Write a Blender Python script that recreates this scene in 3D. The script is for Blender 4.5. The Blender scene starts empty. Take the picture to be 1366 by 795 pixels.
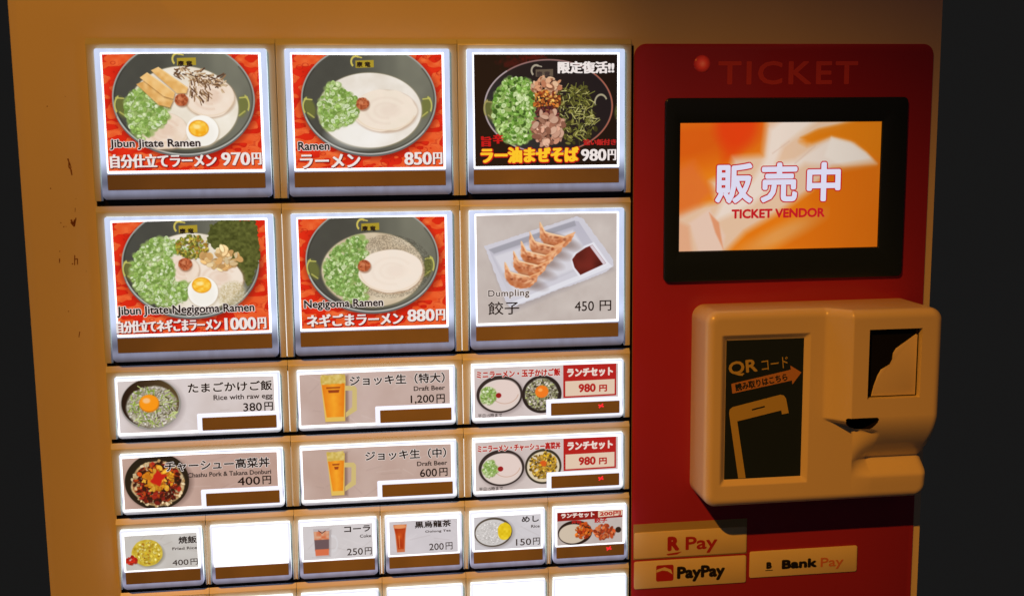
import bpy, bmesh, math, random
import numpy as np
from mathutils import Matrix, Vector

# ------------------------------------------------------------------ camera, light, exposure
S = 0.001                                   # everything below is written in millimetres
scene = bpy.context.scene
COL = scene.collection
random.seed(7)

def camera():
    f, cx, cy, cz, ya, pi_, ro = 1476.31, 141.19, -633.5, -49.95, 0.131304, -0.142634, -0.010015
    fw = Vector((math.sin(ya)*math.cos(pi_), math.cos(ya)*math.cos(pi_), math.sin(pi_)))
    rt = Vector((math.cos(ya), -math.sin(ya), 0))
    up = rt.cross(fw)
    r2 = math.cos(ro)*rt + math.sin(ro)*up
    u2 = -math.sin(ro)*rt + math.cos(ro)*up
    cam = bpy.data.cameras.new('camera')
    cam.sensor_width = 36
    cam.lens = f/1366*36
    cam.clip_start = 0.01
    cam.clip_end = 50
    cam.dof.use_dof = True
    cam.dof.focus_distance = 0.655
    cam.dof.aperture_fstop = 9
    o = bpy.data.objects.new('camera', cam)
    COL.objects.link(o)
    m = Matrix.Identity(4)
    for i in range(3):
        m[i][0] = r2[i]; m[i][1] = u2[i]; m[i][2] = -fw[i]
        m[i][3] = (cx, cy, cz)[i]*S
    o.matrix_world = m
    scene.camera = o
camera()

world = bpy.data.worlds.new('World')
scene.world = world
world.use_nodes = True
bgn = world.node_tree.nodes['Background']
bgn.inputs[0].default_value = (0.0091, 0.0089, 0.0088, 1)
bgn.inputs[1].default_value = 1.0

def aim(o, loc, target):
    o.location = Vector(loc)*S
    d = (Vector(target)-Vector(loc))
    o.rotation_euler = d.to_track_quat('-Z', 'Y').to_euler()

def spot(name, loc, target, power, colour, size, blend, radius):
    l = bpy.data.lights.new(name, 'SPOT')
    l.energy = power; l.color = colour; l.spot_size = math.radians(size); l.spot_blend = blend
    l.shadow_soft_size = radius*S
    o = bpy.data.objects.new(name, l); COL.objects.link(o)
    aim(o, loc, target)
    return o
# warm lamp at upper left, split into two cones shaped to leave upper right dark,
# and a dim red one to the right (shop lantern)
AMBER = (1.0, 0.37, 0.028)
spot('warm_spot_light', (-388, -1020, 791), (-78, 0, 18), 36, AMBER, 30.4, 0.46, 11)
spot('warm_spot_light', (-388, -1020, 791), (511, 0, -656), 75, AMBER, 36.6, 1.0, 11)
spot('red_lantern_light', (640, -460, 420), (478, 0, 50), 0.38, (1.0, 0.06, 0.03), 44, 1.0, 40)

def add_fill_light():
    """weak even fill light, added behind the viewer to lift the shadows"""
    l = bpy.data.lights.new('fill_light', 'AREA'); l.shape = 'RECTANGLE'; l.size = 2.4; l.size_y = 1.6
    l.energy = 0.55; l.color = (1.0, 0.8, 0.85)
    o = bpy.data.objects.new('fill_light', l); COL.objects.link(o)
    aim(o, (100, -2300, 500), (220, 0, -150))
add_fill_light()

vs = scene.view_settings
vs.view_transform = 'Standard'
vs.look = 'None'
vs.exposure = 0
vs.gamma = 1
scene.cycles.max_bounces = 6

# ------------------------------------------------------------------ materials
MATS = {}
def lin(c):
    return tuple((v/12.92 if v <= 0.04045 else ((v+0.055)/1.055)**2.4) for v in (x/255 for x in c))

def mat(name, base=(0.5,0.5,0.5), rough=0.5, emit=None, strength=0.0, spec=0.5, metal=0.0, coat=0.0,
        noise=0.0, nscale=30.0, bump=0.0, bscale=400.0, sample=True):
    """base / emit are linear; noise varies the colour a little, bump adds fine relief"""
    m = bpy.data.materials.new(name); m.use_nodes = True
    nt = m.node_tree; b = nt.nodes['Principled BSDF']
    b.inputs['Base Color'].default_value = (*base, 1)
    b.inputs['Roughness'].default_value = rough
    b.inputs['Specular IOR Level'].default_value = spec
    b.inputs['Metallic'].default_value = metal
    b.inputs['Coat Weight'].default_value = coat
    b.inputs['Coat Roughness'].default_value = 0.08
    if emit is not None:
        b.inputs['Emission Color'].default_value = (*emit, 1)
        b.inputs['Emission Strength'].default_value = strength
    tc = nt.nodes.new('ShaderNodeTexCoord')
    if noise:
        n = nt.nodes.new('ShaderNodeTexNoise'); n.inputs['Scale'].default_value = nscale
        n.inputs['Detail'].default_value = 4
        nt.links.new(tc.outputs['Object'], n.inputs['Vector'])
        r = nt.nodes.new('ShaderNodeMapRange')
        r.inputs['To Min'].default_value = 1-noise; r.inputs['To Max'].default_value = 1+noise
        nt.links.new(n.outputs['Fac'], r.inputs['Value'])
        mx = nt.nodes.new('ShaderNodeVectorMath'); mx.operation = 'SCALE'
        mx.inputs[0].default_value = base if emit is None else emit
        nt.links.new(r.outputs[0], mx.inputs['Scale'])
        nt.links.new(mx.outputs[0], b.inputs['Base Color' if emit is None else 'Emission Color'])
    if bump:
        n2 = nt.nodes.new('ShaderNodeTexNoise'); n2.inputs['Scale'].default_value = bscale
        n2.inputs['Detail'].default_value = 3
        nt.links.new(tc.outputs['Object'], n2.inputs['Vector'])
        bp = nt.nodes.new('ShaderNodeBump'); bp.inputs['Strength'].default_value = bump
        bp.inputs['Distance'].default_value = 0.0003
        nt.links.new(n2.outputs['Fac'], bp.inputs['Height'])
        nt.links.new(bp.outputs[0], b.inputs['Normal'])
    if not sample:
        m.cycles.emission_sampling = 'NONE'
    MATS[name] = m
    return m

CREAM = mat('cream_paint', (0.73, 0.66, 0.50), 0.34, noise=0.09, nscale=11, bump=0.10, bscale=900)
FRAME = mat('cream_moulding', (0.57, 0.61, 0.52), 0.34, noise=0.04, nscale=30)
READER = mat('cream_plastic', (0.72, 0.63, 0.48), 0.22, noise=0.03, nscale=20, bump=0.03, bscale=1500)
BLACK = mat('black_shade_backing', (0.006, 0.006, 0.006), 0.8, spec=0.1)
BEZEL = mat('black_bezel', (0.012, 0.022, 0.045), 0.25, spec=0.3)
REDP = mat('red_panel', (0.40, 0.03, 0.07), 0.18, spec=0.35, noise=0.08, nscale=14)
REDL = mat('red_lettering', (0.72, 0.07, 0.08), 0.4)
STRIP = mat('smoked_window', (0.30, 0.25, 0.24), 0.28, noise=0.3, nscale=35, emit=None)
SLOT = mat('slot_shade', (0.008, 0.006, 0.006), 0.7, spec=0.1)
GLASSD = mat('dark_glass', (0.008, 0.008, 0.009), 0.12, spec=0.25)
CHIP = mat('rust_brown_scuff', (0.20, 0.055, 0.02), 0.7, noise=0.3, nscale=400)
STICK = mat('cream_sticker', (0.74, 0.66, 0.42), 0.35, noise=0.05, nscale=40)
PLATE = mat('olive_backing', (0.42, 0.34, 0.17), 0.45)
NAVY = mat('navy_poster', (0.012, 0.024, 0.05), 0.6, spec=0.15)
GOLD = mat('gold_ink', (0.50, 0.40, 0.13), 0.5)
ORANGE = mat('orange_ink', (0.50, 0.24, 0.10), 0.5)
INKR = mat('crimson_ink', (0.42, 0.02, 0.03), 0.4)
INKB = mat('black_ink', (0.01, 0.01, 0.01), 0.4)
INKO = mat('orange_red_ink', (0.62, 0.20, 0.10), 0.4)
def em(name, rgb, st=1.0, noise=0.0, nscale=100, sample=False, rough=0.3, base=None):
    l = lin(rgb)
    return mat(name, base or (0.02, 0.02, 0.02), rough, emit=l, strength=st, noise=noise, nscale=nscale, sample=sample)
T_WHITE = em('print_white', (236, 226, 222))
T_BLACK = em('print_black', (26, 18, 18))
T_GREYK = em('print_soft_black', (58, 48, 46))
T_DRED = em('print_dark_red', (120, 18, 14))
T_RED = em('print_red', (176, 30, 30))
T_CRIM = em('print_crimson', (190, 20, 24))
T_YEL = em('print_yellow', (250, 196, 40))
T_PINKW = em('print_pinkish_white', (232, 214, 204))
T_HALO = em('print_halo', (226, 214, 208))
T_SCRW = em('screen_white', (218, 216, 236))
T_SCRR = em('screen_red', (190, 24, 34))
T_BOX = em('print_cream_box', (222, 196, 172), noise=0.03)
CARDW = em('backlit_white_card', (255, 252, 255), 1.6, sample=True)
TABW = em('backlit_white_tab', (240, 240, 255), 1.1, sample=True)
LEAK = em('seam_light', (255, 246, 238), 1.1, sample=True)
LEAK2 = em('seam_light_dim', (214, 186, 160), 0.8, sample=True)
LED = em('red_led', (255, 40, 50), 1.2)
LEDG = em('red_led_halo', (150, 24, 14), 1.0)

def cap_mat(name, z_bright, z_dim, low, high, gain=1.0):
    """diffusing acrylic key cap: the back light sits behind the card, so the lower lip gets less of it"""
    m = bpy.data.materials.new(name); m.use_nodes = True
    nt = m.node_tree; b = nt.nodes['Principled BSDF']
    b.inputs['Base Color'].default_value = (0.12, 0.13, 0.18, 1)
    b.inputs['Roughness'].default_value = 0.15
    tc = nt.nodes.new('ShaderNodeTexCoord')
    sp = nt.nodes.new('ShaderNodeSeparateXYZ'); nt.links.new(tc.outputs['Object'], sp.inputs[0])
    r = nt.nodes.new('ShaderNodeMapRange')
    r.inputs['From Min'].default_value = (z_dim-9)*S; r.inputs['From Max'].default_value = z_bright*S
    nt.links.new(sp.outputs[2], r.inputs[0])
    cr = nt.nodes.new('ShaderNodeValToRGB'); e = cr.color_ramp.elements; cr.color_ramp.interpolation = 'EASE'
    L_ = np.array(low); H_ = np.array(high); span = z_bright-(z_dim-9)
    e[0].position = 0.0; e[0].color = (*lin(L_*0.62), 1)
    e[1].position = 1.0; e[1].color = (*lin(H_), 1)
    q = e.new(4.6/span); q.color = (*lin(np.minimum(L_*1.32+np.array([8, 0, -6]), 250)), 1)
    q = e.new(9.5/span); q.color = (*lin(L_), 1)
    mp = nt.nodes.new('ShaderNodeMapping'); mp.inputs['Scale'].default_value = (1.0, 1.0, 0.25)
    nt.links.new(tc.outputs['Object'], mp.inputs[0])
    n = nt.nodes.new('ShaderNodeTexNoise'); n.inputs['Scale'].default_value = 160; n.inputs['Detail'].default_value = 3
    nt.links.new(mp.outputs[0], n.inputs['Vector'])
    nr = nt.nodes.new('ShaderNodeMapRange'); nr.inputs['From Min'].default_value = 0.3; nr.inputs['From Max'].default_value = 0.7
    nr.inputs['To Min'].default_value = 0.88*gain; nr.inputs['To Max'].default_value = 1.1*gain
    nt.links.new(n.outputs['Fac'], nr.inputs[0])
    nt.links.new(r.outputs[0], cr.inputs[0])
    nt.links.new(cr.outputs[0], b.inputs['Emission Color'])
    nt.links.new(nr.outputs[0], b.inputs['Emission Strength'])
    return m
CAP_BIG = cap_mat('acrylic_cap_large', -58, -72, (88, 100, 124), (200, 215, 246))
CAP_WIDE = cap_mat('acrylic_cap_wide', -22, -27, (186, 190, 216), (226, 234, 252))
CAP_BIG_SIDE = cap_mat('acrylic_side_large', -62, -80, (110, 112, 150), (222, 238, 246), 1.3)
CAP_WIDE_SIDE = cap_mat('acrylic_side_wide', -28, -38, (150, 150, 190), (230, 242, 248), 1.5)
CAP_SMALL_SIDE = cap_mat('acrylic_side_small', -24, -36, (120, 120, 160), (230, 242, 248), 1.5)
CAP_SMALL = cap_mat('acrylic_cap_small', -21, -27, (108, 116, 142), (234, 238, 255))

# ------------------------------------------------------------------ mesh helpers
def link(name, me, m=None, parent=None, loc=(0, 0, 0), absolute=True):
    o = bpy.data.objects.new(name, me)
    COL.objects.link(o)
    if m is not None and me is not None:
        for x in (m if isinstance(m, (list, tuple)) else [m]):
            me.materials.append(x)
    p = Vector(loc)*S
    if parent is not None:
        o.parent = parent
        if absolute: p = p - world_loc(parent)
    o.location = p
    return o
def world_loc(o):
    v = Vector(o.location)
    while o.parent: o = o.parent; v = v + Vector(o.location)
    return v

def finish(bm, name, smooth=True, angle=42):
    bmesh.ops.scale(bm, vec=(S, S, S), verts=bm.verts)
    bmesh.ops.recalc_face_normals(bm, faces=bm.faces)
    me = bpy.data.meshes.new(name)
    bm.to_mesh(me); bm.free()
    if smooth:
        me.polygons.foreach_set('use_smooth', [True]*len(me.polygons))
        me.set_sharp_from_angle(angle=math.radians(angle))
    return me

def rrect(x0, z0, x1, z1, r, n=6):
    """rounded rectangle, x0<x1, z0>z1 (top first); r may be a 4-list TL TR BR BL"""
    rs = r if isinstance(r, (list, tuple)) else [r]*4
    out = []
    for (cx, cz, a0, rr) in ((x0+rs[0], z0-rs[0], 180, rs[0]), (x1-rs[1], z0-rs[1], 90, rs[1]),
                             (x1-rs[2], z1+rs[2], 0, rs[2]), (x0+rs[3], z1+rs[3], 270, rs[3])):
        if rr <= 0.001: out.append((cx, cz)); continue
        for i in range(n+1):
            a = math.radians(a0-90*i/n)
            out.append((cx+rr*math.cos(a), cz+rr*math.sin(a)))
    return out

def slab(pts, yb, yf, bev=0.0, seg=2, bm=None):
    """outline in x,z extruded from yb (back) to yf (front, smaller y); front edge rounded"""
    bm = bm or bmesh.new()
    n = len(pts)
    back = [bm.verts.new((x, yb, z)) for x, z in pts]
    front = [bm.verts.new((x, yf, z)) for x, z in pts]
    ff = bm.faces.new(front)
    bm.faces.new(list(reversed(back)))
    for i in range(n):
        bm.faces.new((back[i], back[(i+1) % n], front[(i+1) % n], front[i]))
    if bev:
        bmesh.ops.bevel(bm, geom=list(ff.edges), offset=bev, segments=seg, profile=0.5, affect='EDGES', clamp_overlap=True)
    return bm

def sheet(pts, y, name):
    bm = bmesh.new()
    f = bm.faces.new([bm.verts.new((x, y, z)) for x, z in pts])
    bm.normal_update()
    if f.normal.y > 0: f.normal_flip()
    bmesh.ops.scale(bm, vec=(S, S, S), verts=bm.verts)
    me = bpy.data.meshes.new(name); bm.to_mesh(me); bm.free()
    return me

def ring_wall(outer, inner, yb, yf, bev, bm=None):
    """frame between two outlines with the same number of points"""
    bm = bm or bmesh.new(); n = len(outer)
    of = [bm.verts.new((x, yf, z)) for x, z in outer]; inf = [bm.verts.new((x, yf, z)) for x, z in inner]
    ob = [bm.verts.new((x, yb, z)) for x, z in outer]; inb = [bm.verts.new((x, yb, z)) for x, z in inner]
    ed = []
    for i in range(n):
        j = (i+1) % n
        bm.faces.new((of[i], of[j], inf[j], inf[i]))
        bm.faces.new((ob[i], ob[j], of[j], of[i]))
        bm.faces.new((inf[i], inf[j], inb[j], inb[i]))
        bm.faces.new((ob[j], ob[i], inb[i], inb[j]))
    if bev:
        for e in bm.edges:
            if all(abs(v.co.y-yf) < 1e-6 for v in e.verts):
                a, b = e.verts
                if (a in of and b in of) or (a in inf and b in inf): ed.append(e)
        bmesh.ops.bevel(bm, geom=ed, offset=bev, segments=3, profile=0.5, affect='EDGES', clamp_overlap=True)
    return bm

# ------------------------------------------------------------------ lettering
_tc = {}
def glyphs(s, shear=0.0, space=1.0):
    k = (s, shear, space)
    if k not in _tc:
        c = bpy.data.curves.new('t', 'FONT'); c.body = s; c.resolution_u = 3
        c.shear = shear; c.space_character = space
        o = bpy.data.objects.new('t', c); COL.objects.link(o)
        bpy.context.view_layer.update()
        dg = bpy.context.evaluated_depsgraph_get()
        me = bpy.data.meshes.new_from_object(o.evaluated_get(dg))
        v = np.array([(a.co.x, a.co.y) for a in me.vertices]); f = [tuple(p.vertices) for p in me.polygons]
        bpy.data.meshes.remove(me); bpy.data.objects.remove(o); bpy.data.curves.remove(c)
        v -= v.min(0); v /= np.maximum(v.max(0), 1e-6)
        _tc[k] = (v, f)
    return _tc[k]

class Letters:
    """the writing of one button or sign: each word becomes a mesh of its own, a slot per ink"""
    def __init__(self, y): self.items = []; self.y = y; self.k = 0
    def _new(self, name): self.items.append((name, [], [], [], []))
    def _add(self, v2, faces, m, y):
        _, vv, ff, mi, mats = self.items[-1]
        if m not in mats: mats.append(m)
        b = len(vv)
        vv += [(x*S, y*S, z*S) for x, z in v2]
        ff += [tuple(b+i for i in f) for f in faces]
        mi += [mats.index(m)]*len(faces)
    def text(self, s, box, m, bold=0.0, hbold=0.0, out=None, outr=0.0, rot=0.0, shear=0.0, space=1.0, drop=(0, 0)):
        self._new('lettering')
        x0, z0, x1, z1 = box
        v, f = glyphs(s, shear, space)
        e = bold+hbold; w = (x1-x0-2*e); h = (z1-z0-2*bold)
        P = np.column_stack((x0+e+v[:, 0]*w, z0+bold+v[:, 1]*h))
        if rot:
            c = np.array([x0, z0]); a = math.radians(rot)
            P = (P-c) @ np.array([[math.cos(a), math.sin(a)], [-math.sin(a), math.cos(a)]]) + c
        offs = [(0, 0)]
        if bold: offs += [(bold*math.cos(i*math.pi/4), bold*math.sin(i*math.pi/4)) for i in range(8)]
        if hbold: offs = [(a+t*hbold, b) for a, b in offs for t in (-1, -0.33, 0.33, 1)]
        if out is not None:
            self.k += 1
            r = outr+bold
            oo = [(r*math.cos(i*math.pi/5)+drop[0], r*math.sin(i*math.pi/5)+drop[1]) for i in range(10)]
            if hbold: oo = [(a+t*hbold, b) for a, b in oo for t in (-1, 1)]
            for i, (a, b) in enumerate(oo):
                self._add(P+np.array([a, b]), f, out, self.y-0.03*self.k-0.001*i)
        self.k += 1
        for i, (a, b) in enumerate(offs):
            self._add(P+np.array([a, b]), f, m, self.y-0.03*self.k-0.0007*i)
    def poly(self, pts, m, name='printed_field'):
        self._new(name)
        self.k += 1
        self._add(pts, [tuple(range(len(pts)))], m, self.y-0.03*self.k)
    def build(self, parent, loc, name=None):
        for nm, v, f, mi, mats in self.items:
            me = bpy.data.meshes.new(name or nm)
            me.from_pydata(v, [], f)
            for m in mats: me.materials.append(m)
            me.polygons.foreach_set('material_index', mi)
            me.update()
            link(name or nm, me, None, parent, loc)

# ------------------------------------------------------------------ painter for the printed pictures
class Paint:
    def __init__(self, w, h, ppm, bg, seed=1):
        self.w, self.h, self.ppm = w, h, ppm
        self.W, self.H = int(w*ppm), int(h*ppm)
        self.a = np.ones((self.H, self.W, 3))*np.array(bg)/255
        self.rs = np.random.RandomState(seed)
        xs = (np.arange(self.W)+.5)/ppm; ys = (np.arange(self.H)+.5)/ppm
        self.X, self.Y = np.meshgrid(xs, ys)
    def box(self, x0, y0, x1, y1):
        p = self.ppm
        return (slice(max(0, int(y0*p)-1), max(0, min(self.H, int(y1*p)+2))), slice(max(0, int(x0*p)-1), max(0, min(self.W, int(x1*p)+2))))
    def noise(self, scale, seed=0):
        """smooth value noise, cell size in mm"""
        r = np.random.RandomState(seed+11)
        gw, gh = int(self.w/scale)+3, int(self.h/scale)+3
        g = r.rand(gh, gw)
        x = self.X/scale; y = self.Y/scale
        xi = x.astype(int); yi = y.astype(int); fx = x-xi; fy = y-yi
        fx = fx*fx*(3-2*fx); fy = fy*fy*(3-2*fy)
        return (g[yi, xi]*(1-fx)+g[yi, xi+1]*fx)*(1-fy)+(g[yi+1, xi]*(1-fx)+g[yi+1, xi+1]*fx)*fy
    def fbm(self, scale, seed=0, n=3):
        t = 0; s = 0
        for i in range(n):
            t = t+self.noise(scale/2**i, seed+i)*.5**i; s += .5**i
        return t/s
    def put(self, sl, m, col):
        c = np.asarray(col, float)
        if c.ndim == 1: c = c/255
        else: c = c[sl]/255
        a = self.a[sl]
        self.a[sl] = a+(c-a)*m[..., None]
    def ell(self, cx, cy, rx, ry, col, rot=0, soft=.2, al=1, wob=0, seed=0, clip=None):
        R = max(rx, ry)+soft+wob*2
        sl = self.box(cx-R, cy-R, cx+R, cy+R)
        x = self.X[sl]-cx; y = self.Y[sl]-cy
        if x.size == 0: return
        if rot:
            a = math.radians(rot); x, y = x*math.cos(a)+y*math.sin(a), -x*math.sin(a)+y*math.cos(a)
        d = (np.sqrt((x/rx)**2+(y/ry)**2)-1)*min(rx, ry)
        if wob: d = d+(self.noise(max(.8, min(rx, ry)*.45), seed)[sl]-.5)*2*wob
        m = np.clip(.5-d/soft, 0, 1)*al
        if clip is not None: m = m*clip[sl]
        self.put(sl, m, col)
    def mell(self, cx, cy, rx, ry, soft=.2):
        d = (np.sqrt(((self.X-cx)/rx)**2+((self.Y-cy)/ry)**2)-1)*min(rx, ry)
        return np.clip(.5-d/soft, 0, 1)
    def arc(self, cx, cy, rx, ry, w, col, a0=0, a1=360, soft=.2, al=1, clip=None):
        R = max(rx, ry)+w+soft
        sl = self.box(cx-R, cy-R, cx+R, cy+R)
        x = self.X[sl]-cx; y = self.Y[sl]-cy
        if x.size == 0: return
        d = np.abs((np.sqrt((x/rx)**2+(y/ry)**2)-1)*min(rx, ry))-w/2
        m = np.clip(.5-d/soft, 0, 1)*al
        if a1-a0 < 360:
            an = np.degrees(np.arctan2(-y, x)); an = (an-a0) % 360
            m = m*(an < (a1-a0))
        if clip is not None: m = m*clip[sl]
        self.put(sl, m, col)
    def poly(self, pts, col, soft=.2, al=1, wob=0, seed=0, clip=None):
        P = np.array(pts, float)
        sl = self.box(P[:, 0].min()-soft-wob, P[:, 1].min()-soft-wob, P[:, 0].max()+soft+wob, P[:, 1].max()+soft+wob)
        x = self.X[sl]; y = self.Y[sl]
        if x.size == 0: return
        d = np.full(x.shape, 1e9); ins = np.zeros(x.shape, bool)
        n = len(P)
        for i in range(n):
            ax, ay = P[i]; bx, by = P[(i+1) % n]
            ex, ey = bx-ax, by-ay
            t = np.clip(((x-ax)*ex+(y-ay)*ey)/(ex*ex+ey*ey+1e-9), 0, 1)
            d = np.minimum(d, np.hypot(x-ax-t*ex, y-ay-t*ey))
            c = ((ay > y) != (by > y))
            with np.errstate(divide='ignore', invalid='ignore'):
                xx = (bx-ax)*(y-ay)/(by-ay+1e-12)+ax
            ins ^= c & (x < xx)
        d = np.where(ins, -d, d)
        if wob: d = d+(self.noise(1.2, seed)[sl]-.5)*2*wob
        m = np.clip(.5-d/soft, 0, 1)*al
        if clip is not None: m = m*clip[sl]
        self.put(sl, m, col)
    def seg(self, x0, y0, x1, y1, w, col, soft=.15, al=1, clip=None):
        sl = self.box(min(x0, x1)-w-soft, min(y0, y1)-w-soft, max(x0, x1)+w+soft, max(y0, y1)+w+soft)
        x = self.X[sl]; y = self.Y[sl]
        if x.size == 0: return
        ex, ey = x1-x0, y1-y0
        t = np.clip(((x-x0)*ex+(y-y0)*ey)/(ex*ex+ey*ey+1e-9), 0, 1)
        d = np.hypot(x-x0-t*ex, y-y0-t*ey)-w/2
        m = np.clip(.5-d/soft, 0, 1)*al
        if clip is not None: m = m*clip[sl]
        self.put(sl, m, col)
    def mul(self, f):
        self.a *= f[..., None] if f.ndim == 2 else f
    def image(self, name):
        im = bpy.data.images.new(name, self.W, self.H)
        px = np.ones((self.H, self.W, 4), np.float32)
        px[..., :3] = np.clip(self.a[::-1], 0, 1)
        im.pixels.foreach_set(px.ravel()); im.update(); im.pack()
        return im
def mixc(a, b, t):
    a = np.array(a, float); b = np.array(b, float)
    t = np.asarray(t)
    return a+(b-a)*t[..., None] if t.ndim else a+(b-a)*t

def print_mat(name, im, strength=1.0):
    m = bpy.data.materials.new(name); m.use_nodes = True
    nt = m.node_tree; b = nt.nodes['Principled BSDF']
    b.inputs['Base Color'].default_value = (0.03, 0.03, 0.03, 1)
    b.inputs['Roughness'].default_value = 0.3
    t = nt.nodes.new('ShaderNodeTexImage'); t.image = im; t.extension = 'EXTEND'
    nt.links.new(t.outputs['Color'], b.inputs['Emission Color'])
    b.inputs['Emission Strength'].default_value = strength
    return m

def print_sheet(x0, z0, x1, z1, y, name, m, parent, loc, wave=0.0):
    """picture sheet, origin top-left, with UVs; a few columns so that the paper can sag slightly"""
    nx, nz = 8, 4
    vs_, fs, uv = [], [], []
    for j in range(nz+1):
        for i in range(nx+1):
            u, v = i/nx, j/nz
            vs_.append(((x0+(x1-x0)*u)*S, y*S, (z0+(z1-z0)*v+wave*math.sin(u*math.pi)*(1-v))*S)); uv.append((u, 1-v))
    for j in range(nz):
        for i in range(nx):
            a = j*(nx+1)+i
            fs.append((a, a+nx+1, a+nx+2, a+1))
    me = bpy.data.meshes.new(name); me.from_pydata(vs_, [], fs)
    l = me.uv_layers.new(name='UVMap')
    for p in me.polygons:
        for li in p.loop_indices: l.data[li].uv = uv[me.loops[li].vertex_index]
    me.update()
    return link(name, me, m, parent, loc)

# ---- ingredients
def clouds(p):
    """orange cloud scrolls printed on red, each with thin dark contours"""
    r = p.rs
    X0, Y0 = p.X, p.Y
    p.X, p.Y = X0, Y0*1.7+2            # stretched sideways
    w0, h0 = p.w, p.h; p.h = h0*1.7+6
    f = p.noise(5.6, 3)*.62+p.noise(2.9, 7)*.38
    g = p.noise(3.6, 17)
    t = p.noise(9, 23)
    p.X, p.Y, p.w, p.h = X0, Y0, w0, h0
    base = mixc((206, 24, 12), (228, 44, 20), t)
    org = mixc((226, 74, 30), (240, 112, 58), g)
    m = np.clip((f-.46)/.03, 0, 1)
    a = mixc((0, 0, 0), (0, 0, 0), t)+base*(1-m[..., None])+org*m[..., None]
    line = np.clip(1-np.abs(f-.455)/.014, 0, 1)*.75
    line = np.maximum(line, np.clip(1-np.abs(f-.56)/.012, 0, 1)*.5*(g > .45))
    line = np.maximum(line, np.clip(1-np.abs(g-.62)/.016, 0, 1)*.4*m)
    a = a+(np.array((170, 22, 12))-a)*line[..., None]
    p.a = a/255
    for _ in range(60):
        x, y = r.rand()*p.w, r.rand()*p.h; q = r.uniform(.8, 1.8)
        p.arc(x, y, q*1.2, q*.8, .28, (176, 26, 14), r.randint(0, 360), r.randint(560, 640), al=.7)

def bowl(p, cx, cy, rx, ry, rim=(158, 160, 154), dark=(66, 70, 65), lite=(142, 142, 124)):
    p.ell(cx+.6, cy+1.6, rx+1.2, ry+.8, (120, 20, 14), soft=3.2, al=.6)
    p.ell(cx, cy+1.1, rx, ry, (96, 98, 98), soft=.3)
    p.ell(cx, cy, rx, ry, rim, soft=.3)
    g = np.clip((p.X-cx)/rx*.45+.35+(cy-p.Y)/ry*.10, 0, 1)*np.clip(1.1-np.abs((p.X-cx-rx*.55)/rx), .1, 1)
    g = g+(p.noise(5, 5)-.5)*.1
    p.ell(cx, cy, rx-.8, ry-.8, mixc(dark, lite, np.clip(g, 0, 1)), soft=.4)
    p.arc(cx, cy, rx-.2, ry-.2, .5, (196, 198, 192), 195, 330, al=.7)
    p.arc(cx, cy, rx-1.2, ry-1.2, .5, (30, 32, 30), 150, 390, al=.5, soft=.6)

def motif(p, x, y, s=1.0, light=(206, 190, 92), plq=(170, 148, 44)):
    """small golden crescent over a plaque, and the two side crests"""
    p.arc(x-3.3*s, y-1.0*s, 2.6*s, 3.0*s, 1.0*s, light, 60, 235, soft=.3)
    p.seg(x-3*s, y-3.9*s, x-.2*s, y-3.2*s, .7*s, light, soft=.3)
    p.poly([(x-3.6*s, y-1.6*s), (x+6.4*s, y-1.9*s), (x+6.4*s, y+2.1*s), (x-3.6*s, y+2.4*s)], plq, soft=.3)
def crests(p, xl, xr, y, col=(190, 186, 96)):
    for x, sg in ((xl, 1), (xr, -1)):
        p.ell(x+sg*2.2, y+1, 3.0, 5.6, (112, 118, 52), rot=-sg*14, soft=1.5, al=.75)
        p.arc(x+sg*1.2, y, 2.6, 4.6, .8, col, 95 if sg > 0 else -60, 245 if sg > 0 else 85, soft=.4)
        p.seg(x-sg*.6, y-4, x+sg*3.4, y-3.6, .7, col, soft=.4)
        p.seg(x+sg*1, y+3.6, x+sg*4.2, y+6, .8, col, soft=.5, al=.8)

def soup(p, cx, cy, rx, ry, a=(226, 214, 194), b=(246, 240, 228)):
    p.ell(cx, cy+.2, rx+.5, ry+.5, (150, 140, 110), soft=.8, al=.8)
    c = mixc(a, b, np.clip(p.fbm(7, 21)*1.2-.1, 0, 1))
    p.ell(cx, cy, rx, ry, c, soft=.5)

def chives(p, inside, x0, y0, x1, y1, n, pal=None, size=1.3, flat=.75, clip=None):
    r = p.rs
    pal = pal or [(154, 188, 96), (176, 204, 126), (196, 216, 158), (132, 170, 80), (212, 226, 184), (118, 152, 70)]
    k = 0; t = 0
    for _ in range(n):                       # soft bed so that nothing shows between the rings
        x, y = r.uniform(x0, x1), r.uniform(y0, y1)
        if inside(x, y): p.ell(x, y, size*1.3, size*1.1, (146, 172, 96), soft=1.0, al=.65, clip=clip)
    while k < n and t < n*12:
        t += 1
        x, y = r.uniform(x0, x1), r.uniform(y0, y1)
        if not inside(x, y): continue
        k += 1
        s = size*r.uniform(.55, 1.15); c = np.array(pal[r.randint(len(pal))]); ro = r.uniform(0, 180)
        fl = r.uniform(flat*.6, 1)
        p.ell(x+.2, y+.35, s, s*fl, (92, 120, 52), rot=ro, soft=.5, al=.5, clip=clip)
        p.ell(x, y, s, s*fl, c, rot=ro, soft=.25, clip=clip)
        if r.rand() < .7:
            p.ell(x, y, s*.55, s*fl*.5, c*.78+np.array([8, 14, 4]), rot=ro, soft=.35, al=.7, clip=clip)
        else:
            p.ell(x-.2, y-.2, s*.5, s*fl*.35, np.minimum(c+50, 245), rot=ro, soft=.3, al=.8, clip=clip)

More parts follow.
